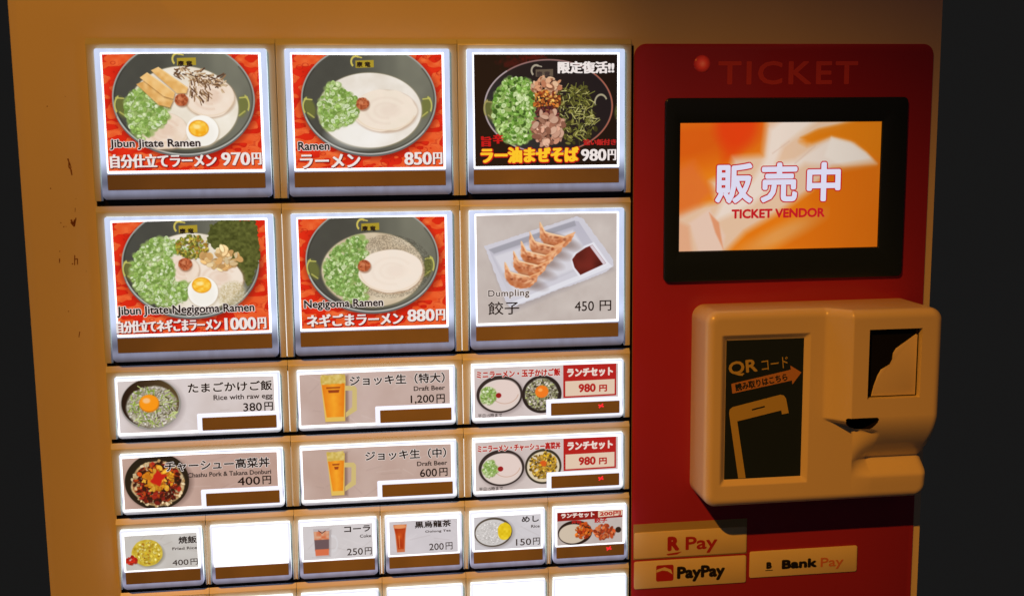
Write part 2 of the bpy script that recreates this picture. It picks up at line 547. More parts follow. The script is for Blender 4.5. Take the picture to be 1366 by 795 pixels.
def meat(p, cx, cy, rx, ry, rot=0, a=(238, 218, 198), b=(216, 180, 156)):
    p.ell(cx+.3, cy+.6, rx+.4, ry+.4, (176, 140, 110), rot=rot, soft=1.2, al=.55)
    p.ell(cx, cy, rx, ry, mixc(a, (244, 228, 212), p.fbm(4, 31)), rot=rot, soft=.5, wob=.5, seed=3)
    p.arc(cx, cy, rx*.96, ry*.94, .5, (220, 190, 150), 180, 350, al=.35, soft=.6)
    for q, al in ((.62, .35), (.36, .35)):
        p.arc(cx+.5, cy, rx*q, ry*q, 1.1, b, 20, 290, soft=1.2, al=al)
    p.ell(cx+rx*.15, cy, rx*.32, ry*.3, b, rot=rot, soft=2.5, al=.4)

def egg(p, cx, cy, rx, ry, yx, yy, yr):
    p.ell(cx+.3, cy+.7, rx+.3, ry+.4, (190, 172, 146), soft=1.2, al=.6)
    p.ell(cx, cy, rx, ry, (250, 247, 240), soft=.4)
    p.ell(cx, cy+ry*.2, rx*.8, ry*.75, (238, 232, 222), soft=2.5, al=.5)
    p.ell(yx, yy, yr*1.1, yr*.92, (226, 150, 30), soft=.5)
    p.ell(yx, yy, yr, yr*.82, mixc((244, 168, 24), (255, 214, 92), p.noise(1.4, 8)), soft=.8)
    p.ell(yx-.9, yy-.9, yr*.4, yr*.25, (255, 238, 170), soft=1, al=.8)

def paste(p, cx, cy, r_):
    p.ell(cx+.3, cy+.6, r_*1.05, r_, (110, 60, 34), soft=1, al=.5)
    c = mixc((136, 56, 30), (206, 116, 74), p.noise(.75, 9))
    p.ell(cx, cy, r_, r_*.95, c, soft=.5, wob=.35, seed=5)
    p.ell(cx-.7, cy-.8, r_*.35, r_*.3, (222, 146, 104), soft=.7, al=.6)

def lumps(p, inside, x0, y0, x1, y1, n, pal, s0=.6, s1=1.4, shadow=(60, 50, 30), clip=None):
    r = p.rs; k = t = 0
    while k < n and t < n*12:
        t += 1
        x, y = r.uniform(x0, x1), r.uniform(y0, y1)
        if not inside(x, y): continue
        k += 1
        c = np.array(pal[r.randint(len(pal))])*r.uniform(.85, 1.12); s = r.uniform(s0, s1); ro = r.uniform(0, 180)
        p.ell(x+.2, y+.3, s, s*.6, shadow, rot=ro, soft=.5, al=.5, clip=clip)
        p.ell(x, y, s, s*r.uniform(.4, .8), np.minimum(c, 255), rot=ro, soft=.3, clip=clip)

def inell(cx, cy, rx, ry): return lambda x, y: ((x-cx)/rx)**2+((y-cy)/ry)**2 < 1

# ---- pictures of the six large keys (origin = top left of the 82 x 62 mm print)
BW, BH, PPM = 82.0, 62.2, 6
def pic_special():
    p = Paint(BW, BH, PPM, (215, 40, 18), 3); clouds(p)
    bowl(p, 41.6, 23.6, 37.6, 30.4)
    motif(p, 42.5, 4.0); crests(p, 6.6, 74.6, 27)
    soup(p, 41.6, 28.6, 28.6, 21.8)
    meat(p, 55, 23, 13.5, 10.5)
    meat(p, 30, 41, 12.5, 9.8, a=(232, 208, 184))
    chives(p, lambda x, y: inell(22, 29, 11.5, 11.5)(x, y) or inell(19, 35, 6.5, 10)(x, y), 9, 16, 33, 46, 250, size=1.45)
    for pts, c in (([(17, 16), (22, 14), (36, 24.5), (34, 28.5), (28, 27)], (214, 158, 84)),
                   ([(19, 12.5), (23, 9.8), (37, 20.5), (36, 24), (31, 22.5)], (232, 180, 106)),
                   ([(25, 8.8), (29, 7), (44, 18), (43, 21), (38, 21)], (222, 168, 92))):
        p.poly([(x+.4, y+.8) for x, y in pts], (120, 80, 40), soft=1, al=.6)
        p.poly(pts, mixc(c, (242, 200, 134), p.noise(2.2, 13)), soft=.3)
        p.seg(pts[1][0], pts[1][1]+.4, pts[2][0]-.6, pts[2][1], .35, (248, 216, 156), soft=.4, al=.8)
    r = p.rs
    for _ in range(90):
        x = r.uniform(37, 62); y = 7+(x-37)*.28+r.uniform(-1.6, 5.5) if x > 44 else r.uniform(7, 12)
        a = r.uniform(-.9, 1.3); l = r.uniform(1.5, 4.2)
        c = [(112, 80, 56), (150, 114, 80), (182, 148, 110), (84, 60, 46), (204, 178, 142)][r.randint(5)]
        p.seg(x, y, x+l*math.cos(a), y+l*math.sin(a), r.uniform(.4, .9), c, soft=.3)
    for _ in range(45):
        x = r.uniform(44, 55); y = r.uniform(13, 25-(x-44)*.2)
        a = r.uniform(.6, 2); l = r.uniform(1.5, 4)
        c = [(110, 80, 54), (146, 112, 80), (90, 60, 44), (190, 160, 122)][r.randint(4)]
        p.seg(x, y, x+l*math.cos(a), y+l*math.sin(a), r.uniform(.4, .8), c, soft=.3)
    egg(p, 50.5, 41, 8.6, 8.2, 48.6, 39.8, 4.9)
    paste(p, 40.2, 24.5, 3.5)
    return p
def pic_plain():
    p = Paint(BW, BH, PPM, (215, 40, 18), 4); clouds(p)
    bowl(p, 41.4, 24.4, 37.2, 30.4)
    motif(p, 38, 4.6); crests(p, 6.6, 74.5, 28)
    soup(p, 41.7, 30.3, 28.6, 20.6, (224, 214, 200), (244, 238, 230))
    p.ell(36, 44, 16, 7, (246, 244, 240), soft=5, al=.7)
    meat(p, 50, 30.5, 17.5, 11.5, a=(236, 224, 206), b=(224, 204, 188))
    chives(p, lambda x, y: inell(24.5, 28.5, 10.8, 10)(x, y) or inell(20.5, 34, 6, 7)(x, y) or inell(22, 19, 4, 4)(x, y), 12, 15, 38, 43, 270, size=1.35)
    paste(p, 37.6, 26.6, 3.6)
    return p
def pic_sesame_special():
    p = Paint(BW, BH, PPM, (215, 40, 18), 5); clouds(p)
    bowl(p, 40.8, 23.2, 37.0, 30.4)
    motif(p, 38.8, 4.4); crests(p, 5.8, 72, 26)
    soup(p, 41.5, 28.8, 28.0, 21.8)
    c = mixc((46, 56, 22), (112, 118, 58), p.fbm(1.5, 51))
    p.poly([(52, 3), (58, 0), (77, 0), (79, 20), (72, 38), (66, 30), (60, 22), (50, 12)], c, soft=.5, wob=.8)
    meat(p, 55, 32, 14, 10, a=(240, 226, 210))
    meat(p, 36, 27, 9, 8, a=(236, 216, 196))
    chives(p, lambda x, y: inell(26, 28, 17.5, 19)(x, y) and (x < 31 or y < 18 or y > 34) and (x-36)*1.0 < 8, 6, 8, 44, 48, 560, size=1.2)
    lumps(p, inell(42, 14.5, 9, 6.5), 32, 7, 53, 22, 200, [(190, 176, 60), (140, 150, 50), (214, 198, 92), (96, 104, 40), (164, 120, 44)], .5, 1.2)
    lumps(p, inell(57, 21, 10.5, 6), 46, 14, 68, 28, 60, [(224, 184, 122), (236, 204, 150), (206, 160, 100), (244, 218, 170)], 1.4, 2.4, (150, 104, 60))
    c = mixc((186, 168, 120), (236, 226, 204), p.noise(.6, 3))
    p.ell(62, 41, 8, 6.5, c, rot=-30, soft=2, al=.8)
    egg(p, 46.5, 39.4, 8.2, 8.4, 46.0, 35.8, 4.8)
    paste(p, 37.6, 24.0, 3.6)
    return p
def pic_sesame():
    p = Paint(BW, BH, PPM, (215, 40, 18), 6); clouds(p)
    bowl(p, 40.8, 23.2, 37.4, 30.4)
    motif(p, 38.6, 5.0); crests(p, 5.6, 74, 27.5)
    soup(p, 41.0, 29.6, 28.8, 21.0, (186, 166, 138), (226, 212, 186))
    p.mul(1-(1-np.clip(p.noise(.4, 4)*1.7, .8, 1))*p.mell(50, 28, 24, 18))
    chives(p, lambda x, y: inell(41, 29.6, 27.6, 20)(x, y) and x < 37+math.sin(y)*1.2, 10, 8, 43, 52, 620, size=1.15,
           pal=[(136, 176, 92), (158, 192, 112), (180, 208, 140), (116, 156, 74), (204, 220, 168), (100, 140, 66)])
    meat(p, 51, 30.5, 18, 12.2, a=(240, 228, 214), b=(232, 214, 198))
    paste(p, 36.0, 27.2, 3.6)
    return p
def pic_spicy():
    p = Paint(BW, BH, PPM, (14, 10, 11), 7)
    p.ell(22, 5, 6, 3, (90, 12, 16), soft=3, wob=2, al=.6); p.ell(33, 1.5, 7, 2, (100, 14, 16), soft=2, wob=1.5, al=.7)
    cx, cy, rx, ry = 42.4, 29, 37, 26.4
    p.ell(cx, cy, rx, ry, (150, 112, 108), soft=.4)
    p.ell(cx, cy, rx-.8, ry-.8, mixc((18, 20, 26), (40, 50, 52), np.clip((cx-p.X)/rx*.8+(p.Y-cy)/ry*.5, 0, 1)), soft=.5)
    p.arc(cx, cy, rx-.3, ry-.3, .6, (190, 184, 190), 140, 260, al=.7)
    p.arc(cx, cy, rx-.3, ry-.3, .6, (170, 92, 70), -60, 40, al=.8)
    motif(p, 38.5, 10, 1.0, (170, 160, 140), (96, 84, 70))
    p.arc(72.5, 27, 3.5, 4.5, .9, (170, 160, 130), 30, 200, soft=.4)
    crests(p, 6.8, 86, 30, (160, 150, 90))
    chives(p, lambda x, y: inell(24, 31, 13.5, 19)(x, y) and x < 34, 9, 13, 36, 50, 480, size=1.3,
           pal=[(110, 160, 62), (140, 186, 84), (176, 208, 126), (76, 124, 40), (200, 220, 160), (56, 92, 34)])
    lumps(p, lambda x, y: inell(56, 33, 16, 17)(x, y) and x > 47, 46, 17, 70, 50, 120, [(92, 92, 40), (60, 62, 28), (122, 118, 54)], .8, 1.8, (20, 20, 12))
    r = p.rs
    for _ in range(260):
        x = r.uniform(48, 69); y = r.uniform(19, 49)
        if not inell(57, 33, 13, 16)(x, y): continue
        a = r.uniform(0, 6.28); l = r.uniform(1.5, 4.5)
        c = [(120, 122, 52), (160, 156, 84), (84, 88, 34), (196, 190, 124), (60, 62, 26)][r.randint(5)]
        p.seg(x, y, x+l*math.cos(a), y+l*math.sin(a), r.uniform(.25, .55), c, soft=.25)
    lumps(p, inell(41, 17.5, 8, 4.5), 32, 13, 50, 23, 60, [(198, 142, 106), (222, 170, 134), (170, 110, 80), (226, 186, 150)], 1.2, 2.4, (70, 36, 26))
    lumps(p, inell(41, 25.5, 8, 5.5), 33, 20, 49, 32, 150, [(196, 104, 40), (220, 142, 60), (150, 62, 30), (236, 180, 92), (110, 40, 24)], .5, 1.3, (60, 24, 14))
    lumps(p, inell(42, 32, 7.5, 3.2), 33, 28, 50, 36, 80, [(84, 34, 40), (56, 22, 34), (120, 52, 50)], .5, 1.1, (30, 12, 16))
    lumps(p, lambda x, y: inell(42, 41, 9, 9.5)(x, y), 33, 32, 52, 51, 95, [(182, 128, 104), (206, 156, 132), (150, 98, 78), (222, 178, 152)], 1.3, 2.6, (76, 40, 30))
    return p
def pic_dumpling():
    p = Paint(BW, BH, PPM, (196, 184, 178), 8)
    p.a = mixc((186, 174, 168), (206, 196, 190), p.fbm(9, 4))/255
    p.poly([(6, 19), (59, 2), (79, 28), (80, 33), (20, 56), (16, 50)], (150, 142, 146), soft=3.5, al=.55)
    tray = [(4.5, 17.5), (58.5, 1.6), (62, 3), (80, 27), (80, 31), (76, 34), (60, 40), (48, 43.5), (36, 48), (19.5, 53.5), (17, 51)]
    p.poly(tray, (206, 204, 214), soft=.3, wob=.3)
    p.poly([(7, 19.5), (57, 4.2), (59.5, 4.6), (74, 26.5), (60, 32), (40, 40.5), (19.5, 48.5)], mixc((182, 180, 194), (206, 204, 212), np.clip(p.Y/50, 0, 1)), soft=.5)
    p.poly([(7, 19.5), (57, 4.2), (58, 7), (10, 22)], (150, 150, 160), soft=.8, al=.75)
    p.poly([(10, 23.5), (56, 9.5), (68, 28), (22, 45)], (214, 212, 220), soft=1.6)
    p.poly([(19.5, 50.5), (60, 35.5), (77, 28.6), (79.6, 31), (60, 38.6), (20, 53)], (226, 226, 234), soft=.5, al=.9)
    # sauce well
    p.poly([(54.5, 26), (57, 22.5), (63, 18.6), (68.4, 16.6), (77.5, 29.5), (60, 37.2), (56, 31.5)], (228, 228, 236), soft=.5)
    p.poly([(55.6, 26.5), (58, 23.3), (63.5, 19.8), (67.6, 18.2), (75.6, 29), (60.5, 35.6), (57, 31.2)], mixc((70, 16, 18), (120, 38, 34), p.noise(6, 9)), soft=.4)
    p.poly([(66, 19), (67.6, 18.2), (75.6, 29), (74, 29.8)], (216, 204, 212), soft=.5)
    # five dumplings
    r = p.rs
    for i, (x, y) in enumerate([(46, 12), (40, 17.4), (35, 22.6), (30.5, 28.2), (25.5, 34.5)]):
        p.ell(x+3, y+4, 11, 3.4, (110, 84, 74), rot=20, soft=2.6, al=.55)
        P = [(x-9.4, y-7.5), (x-6.6, y-2.2), (x-1, y+.2), (x+5, y+1.2), (x+11.4, y-1.2), (x+9, y+4.2), (x+5, y+7.6), (x-.6, y+8.2), (x-6, y+6.0), (x-9.4, y+1.4)]
        c = mixc((198, 112, 66), (238, 186, 144), np.clip(p.noise(1.7, 60+i)*1.2, 0, 1))
        p.poly(P, c, soft=.5, wob=.3, seed=i)
        p.poly([(x-8.8, y-.5), (x-3, y+3.6), (x+2.4, y+5.4), (x+7.6, y+3.4), (x+3, y+8.0), (x-3, y+7.6), (x-8.6, y+3.4)], (170, 88, 50), soft=.9, al=.55)
        p.poly([(x-8, y-2.5), (x-4.5, y+1.2), (x+1, y+2.8), (x+7, y+2.4), (x+1, y+5), (x-5, y+3.4)], mixc((158, 72, 38), (216, 150, 112), p.noise(1.1, 90+i)), soft=.8, al=.75)
        for _ in range(5):
            a = r.uniform(-6, 7); p.ell(x+a, y+1.3+abs(a)*.15+r.uniform(-.6, 1.4), .8, .5, (128, 56, 30), soft=.7, al=.6)
        p.seg(x-9, y-7, x-6.4, y-1.8, .7, (240, 196, 150), soft=.4); p.seg(x-6, y-1.4, x+5, y+1.4, .7, (246, 208, 166), soft=.5)
        p.seg(x+5, y+1.4, x+11, y-1, .6, (236, 176, 124), soft=.4)
    return p

# ---- wide keys (84.5 x 29.6 mm)
WW, WH, WP = 84.5, 29.6, 7
def paper(p, a=(202, 186, 184), b=(220, 208, 206), s=2):
    p.a = mixc(a, b, p.fbm(12, s))/255
    r = p.rs
    for _ in range(14):                      # faint creases in the paper
        x, y = r.rand()*p.w, r.rand()*p.h; t = r.uniform(-.9, .9); l = r.uniform(4, 14)
        c = (120, 104, 98) if r.rand() < .5 else (246, 238, 236)
        p.seg(x, y, x+l*math.cos(t), y+l*math.sin(t), .25, c, soft=.9, al=.16)
def pic_egg_rice():
    p = Paint(WW, WH, WP, (210, 200, 200), 9); paper(p, (200, 186, 180), (222, 212, 212))
    p.ell(18.5, 14.6, 16.5, 15, (140, 128, 128), soft=3, al=.5)
    p.ell(17.3, 13.6, 16.2, 14.6, (150, 146, 140), soft=.4)
    p.ell(17, 13.1, 15.4, 13.8, mixc((24, 14, 14), (84, 68, 42), np.clip(p.X/30, 0, 1)), soft=.4)
    f = inell(17.8, 15.2, 13.2, 11.6)
    p.ell(17.8, 15.2, 13.4, 11.8, mixc((150, 146, 112), (206, 200, 186), p.noise(1.0, 3)), soft=1.2, wob=.6)
    lumps(p, f, 3, 2, 32, 28, 420, [(206, 198, 190), (180, 170, 156), (222, 216, 206), (150, 140, 120)], .4, .9, (90, 80, 60))
    r = p.rs
    for _ in range(170):
        x, y = r.uniform(5, 30), r.uniform(4, 27)
        if not f(x, y): continue
        a = r.uniform(0, 6.28); l = r.uniform(1, 3.4)
        p.seg(x, y, x+l*math.cos(a), y+l*math.sin(a), r.uniform(.3, .7), [(140, 166, 60), (172, 194, 92), (64, 62, 32), (104, 126, 50), (196, 210, 130)][r.randint(5)], soft=.3, al=.95)
    p.ell(16.4, 13.3, 5.4, 5, (206, 120, 24), soft=.7)
    p.ell(16.3, 12.9, 5, 4.6, (248, 150, 24), soft=.6)
    p.ell(15, 11.6, 2, 1.5, (244, 190, 130), soft=.8)
    return p
def pic_pork_rice():
    p = Paint(WW, WH, WP, (186, 156, 144), 10); paper(p, (178, 146, 132), (198, 168, 156))
    p.ell(19.5, 15, 17.8, 15.6, (96, 74, 68), soft=3, al=.6)
    p.ell(18.2, 14.2, 17.4, 16.2, (28, 26, 20), soft=.4)
    p.ell(18.6, 15.5, 14.4, 13.2, mixc((190, 150, 96), (226, 200, 156), p.noise(1.2, 3)), soft=.8, wob=.6)
    p.ell(18.4, 15.3, 12.6, 12.0, mixc((70, 24, 16), (176, 70, 30), p.noise(1.1, 5)), soft=1.4, wob=.8)
    lumps(p, inell(18.6, 15.5, 14.2, 13), 3, 1, 34, 29, 260, [(206, 178, 132), (222, 200, 160), (190, 150, 96)], .6, 1.4, (90, 60, 30))
    lumps(p, inell(18.4, 15.3, 12.4, 12), 4, 2, 32, 28, 330, [(120, 26, 22), (70, 18, 18), (196, 72, 24), (44, 20, 16), (160, 38, 26)], .6, 1.6, (40, 12, 10))
    lumps(p, inell(19, 12.8, 8, 7), 9, 4, 28, 21, 90, [(222, 150, 36), (240, 180, 60), (206, 120, 24)], .9, 1.9, (120, 60, 12))
    p.poly([(18.5, 7.6), (20.8, 10.2), (24, 11), (21, 13.6), (19.8, 17.4), (17.2, 15.6), (14.4, 14.2), (16.6, 11)], (196, 30, 22), soft=.7, wob=.3)
    return p
def beer(p, x0, y0, x1, y1):
    w = x1-x0
    p.poly([(x0+1, y0+1), (x1+1.4, y0+.6), (x1+1, y1+.4), (x0+2.4, y1+.4)], (110, 84, 74), soft=1.6, al=.6)
    hx = x1-.4
    p.poly([(hx, y0+6.6), (hx+5.4, y0+6.9), (hx+6.6, y0+8.5), (hx+6.2, y1-6), (hx, y1-2.2), (hx, y1-5), (hx+3.6, y1-8), (hx+4, y0+9.6), (hx, y0+9.4)], (206, 184, 120), soft=.3)
    g = mixc((222, 112, 20), (246, 168, 44), np.clip(1-np.abs((p.X-(x0+x1)/2)/w*1.8), 0, 1)*.9+(p.noise(2, 3)-.5)*.2)
    p.poly([(x0, y0+1), (x1, y0+1), (x1-.9, y1), (x0+2, y1)], (226, 188, 92), soft=.4)
    p.poly([(x0+.6, y0+5), (x1-.5, y0+5), (x1-1.6, y1-2.6), (x0+2.8, y1-2.6)], g, soft=.4)
    p.poly([(x0+.2, y0), (x1-.4, y0-.2), (x1-.2, y0+5.2), (x0+.4, y0+5.4)], mixc((198, 168, 76), (226, 204, 130), p.noise(1.2, 8)), soft=.6, wob=.3)
    p.poly([(x0+3, y0+7), (x1-3, y0+7), (x1-3.4, y0+8), (x0+3.2, y0+8)], (130, 44, 20), soft=.5, al=.7)
    p.poly([(x0+4, y0+8.8), (x1-3.6, y0+8.8), (x1-4, y0+10.4), (x0+4.4, y0+10.4)], (120, 30, 20), soft=.5, al=.75)
def pic_beer_large():
    p = Paint(WW, WH, WP, (200, 180, 172), 11); paper(p, (186, 160, 150), (204, 182, 174))
    beer(p, 11.6, .8, 25.6, 28); return p
def pic_beer_medium():
    p = Paint(WW, WH, WP, (200, 180, 172), 12); paper(p, (182, 154, 142), (200, 176, 166))
    beer(p, 13.6, 1.8, 23.8, 27.6); return p
def mini_ramen(p, cx, cy):
    p.ell(cx+.8, cy+1, 13.6, 11, (120, 108, 108), soft=2.4, al=.5)
    p.ell(cx, cy, 13.4, 11, (40, 36, 38), soft=.4)
    p.ell(cx+.2, cy+.6, 11.9, 9.4, (222, 206, 198), soft=.4)
    p.ell(cx+3.2, cy-1, 8.2, 7.6, (226, 206, 198), soft=1)
    p.arc(cx+3.2, cy-1, 7.8, 6.6, .5, (196, 160, 140), 200, 350, al=.7)
    chives(p, inell(cx-6.6, cy+.5, 4.2, 5), cx-11, cy-5, cx-2, cy+6, 90, size=.8)
    p.ell(cx-.6, cy+.6, 1.6, 1.5, (150, 20, 28), soft=.4)
def pic_set_egg():
    p = Paint(WW, WH, WP, (206, 192, 190), 13); paper(p, (198, 182, 180), (214, 202, 200))
    mini_ramen(p, 14.6, 16.0)
    p.ell(39.2, 17, 11.6, 11.2, (26, 26, 30), soft=.4)
    p.ell(39, 17, 9.6, 9.2, mixc((120, 118, 86), (196, 190, 172), p.noise(.9, 3)), soft=1, wob=.5)
    lumps(p, inell(39, 17, 9.4, 9), 29, 7, 49, 27, 330, [(206, 196, 182), (150, 150, 110), (70, 66, 52), (168, 176, 110), (222, 214, 200)], .4, .9, (40, 36, 26))
    p.ell(39.2, 15.4, 3.9, 3.7, (240, 122, 34), soft=.6); p.ell(38.3, 14.4, 1.3, 1, (252, 170, 90), soft=.6)
    return p
def pic_set_pork():
    p = Paint(WW, WH, WP, (206, 192, 190), 14); paper(p, (196, 180, 176), (212, 200, 196))
    mini_ramen(p, 15.2, 16.0)
    p.ell(39.8, 16.4, 10.8, 10.6, (46, 44, 36), soft=.4)
    p.ell(39.8, 16.6, 9.6, 9.2, (222, 206, 176), soft=.5)
    lumps(p, inell(39.8, 15.6, 8, 7.6), 31, 7, 49, 25, 230, [(226, 180, 40), (240, 204, 84), (90, 70, 30), (170, 130, 40), (206, 160, 60)], .5, 1.1, (80, 50, 16))
    p.ell(40, 14.6, 2, 1.7, (214, 90, 30), soft=.8, wob=.4)
    return p
# ---- small keys (40 x 20.5 mm)
SW, SH, SP = 40.2, 20.6, 8
def pic_fried_rice():
    p = Paint(SW, SH, SP, (198, 194, 188), 15); paper(p, (186, 180, 172), (208, 204, 200))
    p.ell(13, 11.6, 8.6, 7.6, (110, 104, 84), soft=1.8, al=.6)
    p.ell(12.2, 10.6, 8.6, 7.8, mixc((184, 150, 30), (226, 206, 92), p.fbm(1.6, 6)), soft=.5, wob=.3)
    lumps(p, inell(12.2, 10.4, 7.6, 6.8), 4, 3, 20, 18, 120, [(214, 190, 70), (196, 164, 40), (236, 222, 140), (176, 120, 30)], .4, .9, (150, 120, 30))
    lumps(p, inell(3.4, 14.6, 2.6, 2.4), .4, 12, 6.4, 17.4, 40, [(200, 40, 26), (230, 70, 50), (170, 24, 20)], .5, 1.2, (120, 20, 12))
    return p
def glass_drink(p, x0, y0, x1, y1, top, mid, bot, handle=True):
    p.poly([(x0+.8, y0+1), (x1+1, y0+1), (x1, y1+.3), (x0+1.6, y1+.3)], (140, 130, 130), soft=1.4, al=.5)
    if handle: p.arc(x1+1.6, (y0+y1)/2+1, 2.6, 4.6, .9, (214, 210, 212), -100, 100, soft=.4)
    p.poly([(x0, y0), (x1, y0), (x1-.8, y1), (x0+.9, y1)], (190, 180, 182), soft=.3)
    h = y1-y0
    p.poly([(x0+.3, y0+h*.1), (x1-.3, y0+h*.1), (x1-.5, y0+h*.42), (x0+.5, y0+h*.42)], mixc(top, (214, 170, 140), p.noise(1.4, 4)), soft=.4)
    p.poly([(x0+.5, y0+h*.4), (x1-.5, y0+h*.4), (x1-.7, y0+h*.78), (x0+.7, y0+h*.78)], mid, soft=.5)
    p.poly([(x0+.7, y0+h*.74), (x1-.7, y0+h*.74), (x1-.9, y1-.5), (x0+1, y1-.5)], bot, soft=.6)
def pic_cola():
    p = Paint(SW, SH, SP, (210, 204, 206), 16); paper(p, (198, 192, 192), (216, 210, 212))
    glass_drink(p, 6, 1.8, 15.4, 18.6, (206, 100, 60), (104, 84, 88), (214, 110, 74))
    p.seg(9, 3, 11, 4.6, .5, (90, 60, 60)); p.seg(11, 4.6, 13, 3.2, .5, (90, 60, 60))
    return p
def pic_oolong():
    p = Paint(SW, SH, SP, (206, 200, 204), 17); paper(p, (196, 190, 194), (214, 208, 212))
    p.poly([(2.4, 2), (10.2, 2), (9.4, 8), (8.8, 18.8), (4.2, 18.8), (3.4, 8)], (200, 110, 70), soft=.3)
    p.poly([(3, 4.4), (9.6, 4.4), (8.8, 8.4), (8.2, 17), (4.8, 17), (3.9, 8.4)], mixc((150, 34, 14), (208, 84, 30), p.noise(3, 4)), soft=.4)
    p.ell(6.2, 3.2, 3.6, 1.2, (226, 150, 100), soft=.5)
    p.seg(5.6, 9, 5.8, 16, .5, (236, 150, 90), soft=.5, al=.7)
    return p
def pic_rice():
    p = Paint(SW, SH, SP, (206, 202, 206), 18); paper(p, (196, 192, 196), (214, 210, 214))
    p.ell(12.4, 10.6, 11.6, 9.2, (120, 112, 112), soft=2, al=.5)
    p.ell(11.4, 9.8, 11.4, 9, (78, 70, 60), soft=.3)
    p.ell(11.2, 10, 10.4, 8, (206, 202, 200), soft=.4)
    lumps(p, inell(10.6, 10, 9, 6.8), 1, 2, 21, 18, 220, [(220, 216, 214), (200, 196, 194), (234, 230, 228)], .3, .6, (170, 164, 160))
    p.ell(18.2, 9.6, 4.2, 5.4, mixc((214, 180, 20), (240, 210, 50), p.noise(1.4, 4)), soft=.4, wob=.3)
    return p
def pic_small_set():
    p = Paint(SW, SH, SP, (190, 176, 170), 19); paper(p, (178, 166, 160), (200, 188, 184))
    p.poly([(0, 0), (40.2, 0), (40.2, 4.8), (0, 5.4)], (140, 18, 20), soft=.2)
    p.ell(10.8, 13, 10.4, 7.6, (26, 18, 18), soft=.4)
    p.ell(9.6, 13.6, 8.6, 6, (206, 190, 170), soft=.5)
    lumps(p, inell(16, 12, 5, 5), 10, 7, 21, 17, 70, [(206, 84, 24), (226, 120, 40), (170, 50, 20)], .6, 1.4, (90, 24, 12))
    lumps(p, inell(29, 13.5, 6, 4.6), 22, 8, 36, 18.6, 70, [(196, 80, 40), (220, 120, 70), (150, 50, 26)], .7, 1.6, (90, 34, 18))
    p.ell(37.4, 12.6, 1.8, 1.8, (36, 26, 24), soft=.4)
    return p
def pic_screen():
    p = Paint(123, 74.6, 5, (226, 118, 12), 20)
    g = mixc((222, 104, 8), (238, 140, 30), p.fbm(30, 2))
    p.a = g/255
    X, Y = p.X, p.Y
    p.ell(0, 12, 52, 14, (214, 84, 14), rot=-8, soft=16, al=.8)
    p.ell(34, 3, 13, 12, (226, 58, 16), soft=8, al=.75)
    p.poly([(24, 2), (46, -2), (40, 10), (34, 20), (26, 22)], (228, 60, 12), soft=7, al=.6)
    W_ = (228, 206, 190)
    p.poly([(52, -2), (108, -2), (96, 3), (82, 6), (73, 11), (77, 13), (92, 9), (106, 13), (120, 25), (108, 27), (92, 29), (80, 40), (62, 52), (40, 64), (28, 76), (10, 78), (-2, 76), (-2, 52), (10, 48), (22, 46), (18, 34), (30, 28), (32, 20), (50, 19)], W_, soft=5, al=.82)
    p.poly([(54, 4), (62, -2), (84, -2), (74, 5), (62, 14), (58, 24), (70, 22), (92, 9), (106, 13), (120, 25), (96, 26), (76, 24), (60, 34), (44, 48), (20, 58), (26, 46), (44, 34), (52, 20)], (238, 226, 216), soft=4, al=.75)
    p.poly([(73, 9), (84, 4), (104, 0), (124, -2), (124, 24), (114, 16), (104, 10), (92, 8), (80, 12)], (222, 122, 14), soft=2.2, al=.85)
    p.poly([(92, 9), (104, 12), (114, 18), (121, 25), (100, 26), (88, 20)], (240, 226, 212), soft=2, al=.9)
    p.poly([(94, 28), (124, 24), (124, 76), (60, 76), (72, 62), (88, 50)], (222, 110, 14), soft=8, al=.85)
    p.ell(62, 66, 24, 5, (224, 170, 110), rot=-24, soft=6, al=.6)
    p.poly([(-2, 26), (8, 22), (20, 40), (12, 48), (-2, 54)], (224, 112, 50), soft=6, al=.8)
    p.poly([(6, 58), (18, 50), (28, 66), (26, 76), (12, 76)], (232, 200, 182), soft=2.2, al=.8)
    p.poly([(18, 52), (24, 58), (27, 74), (22, 64)], (222, 130, 80), soft=1.2, al=.7)
    p.poly([(-2, 56), (6, 60), (8, 76), (-2, 76)], (226, 160, 120), soft=3, al=.7)
    p.seg(56, 18, 66, 11, .5, (206, 170, 150), soft=1, al=.5); p.seg(70, 24, 82, 14, .5, (206, 170, 150), soft=1.2, al=.5)
    p.mul(1-.12*np.clip((X-60)/63, 0, 1)[..., None]*np.array([1, 1, 1]))
    return p

# ------------------------------------------------------------------ the ticket machine
def prop(o, label=None, category=None, group=None, kind=None):
    if label: o['label'] = label
    if category: o['category'] = category
    if group: o['group'] = group
    if kind: o['kind'] = kind
    return o

machine = link('ticket_machine', None, None, None, (221, 150, -520))
prop(machine, 'cream meal ticket vending machine with rows of backlit menu buttons and a red panel', 'ticket machine')

# cabinet
bm = slab(rrect(-43.4, 120, 483.8, -520, 4), 300, 0, 4.0, 5)
link('cabinet', finish(bm, 'cabinet'), CREAM, machine)
# black plate standing in for the shade in the gaps behind the keys
link('recess_shade_plate', finish(slab([(-4.4, 2.2), (296.6, 2.2), (296.6, -401), (-4.4, -401)], 0.4, -0.35), 'recess_shade_plate', False), BLACK, machine)

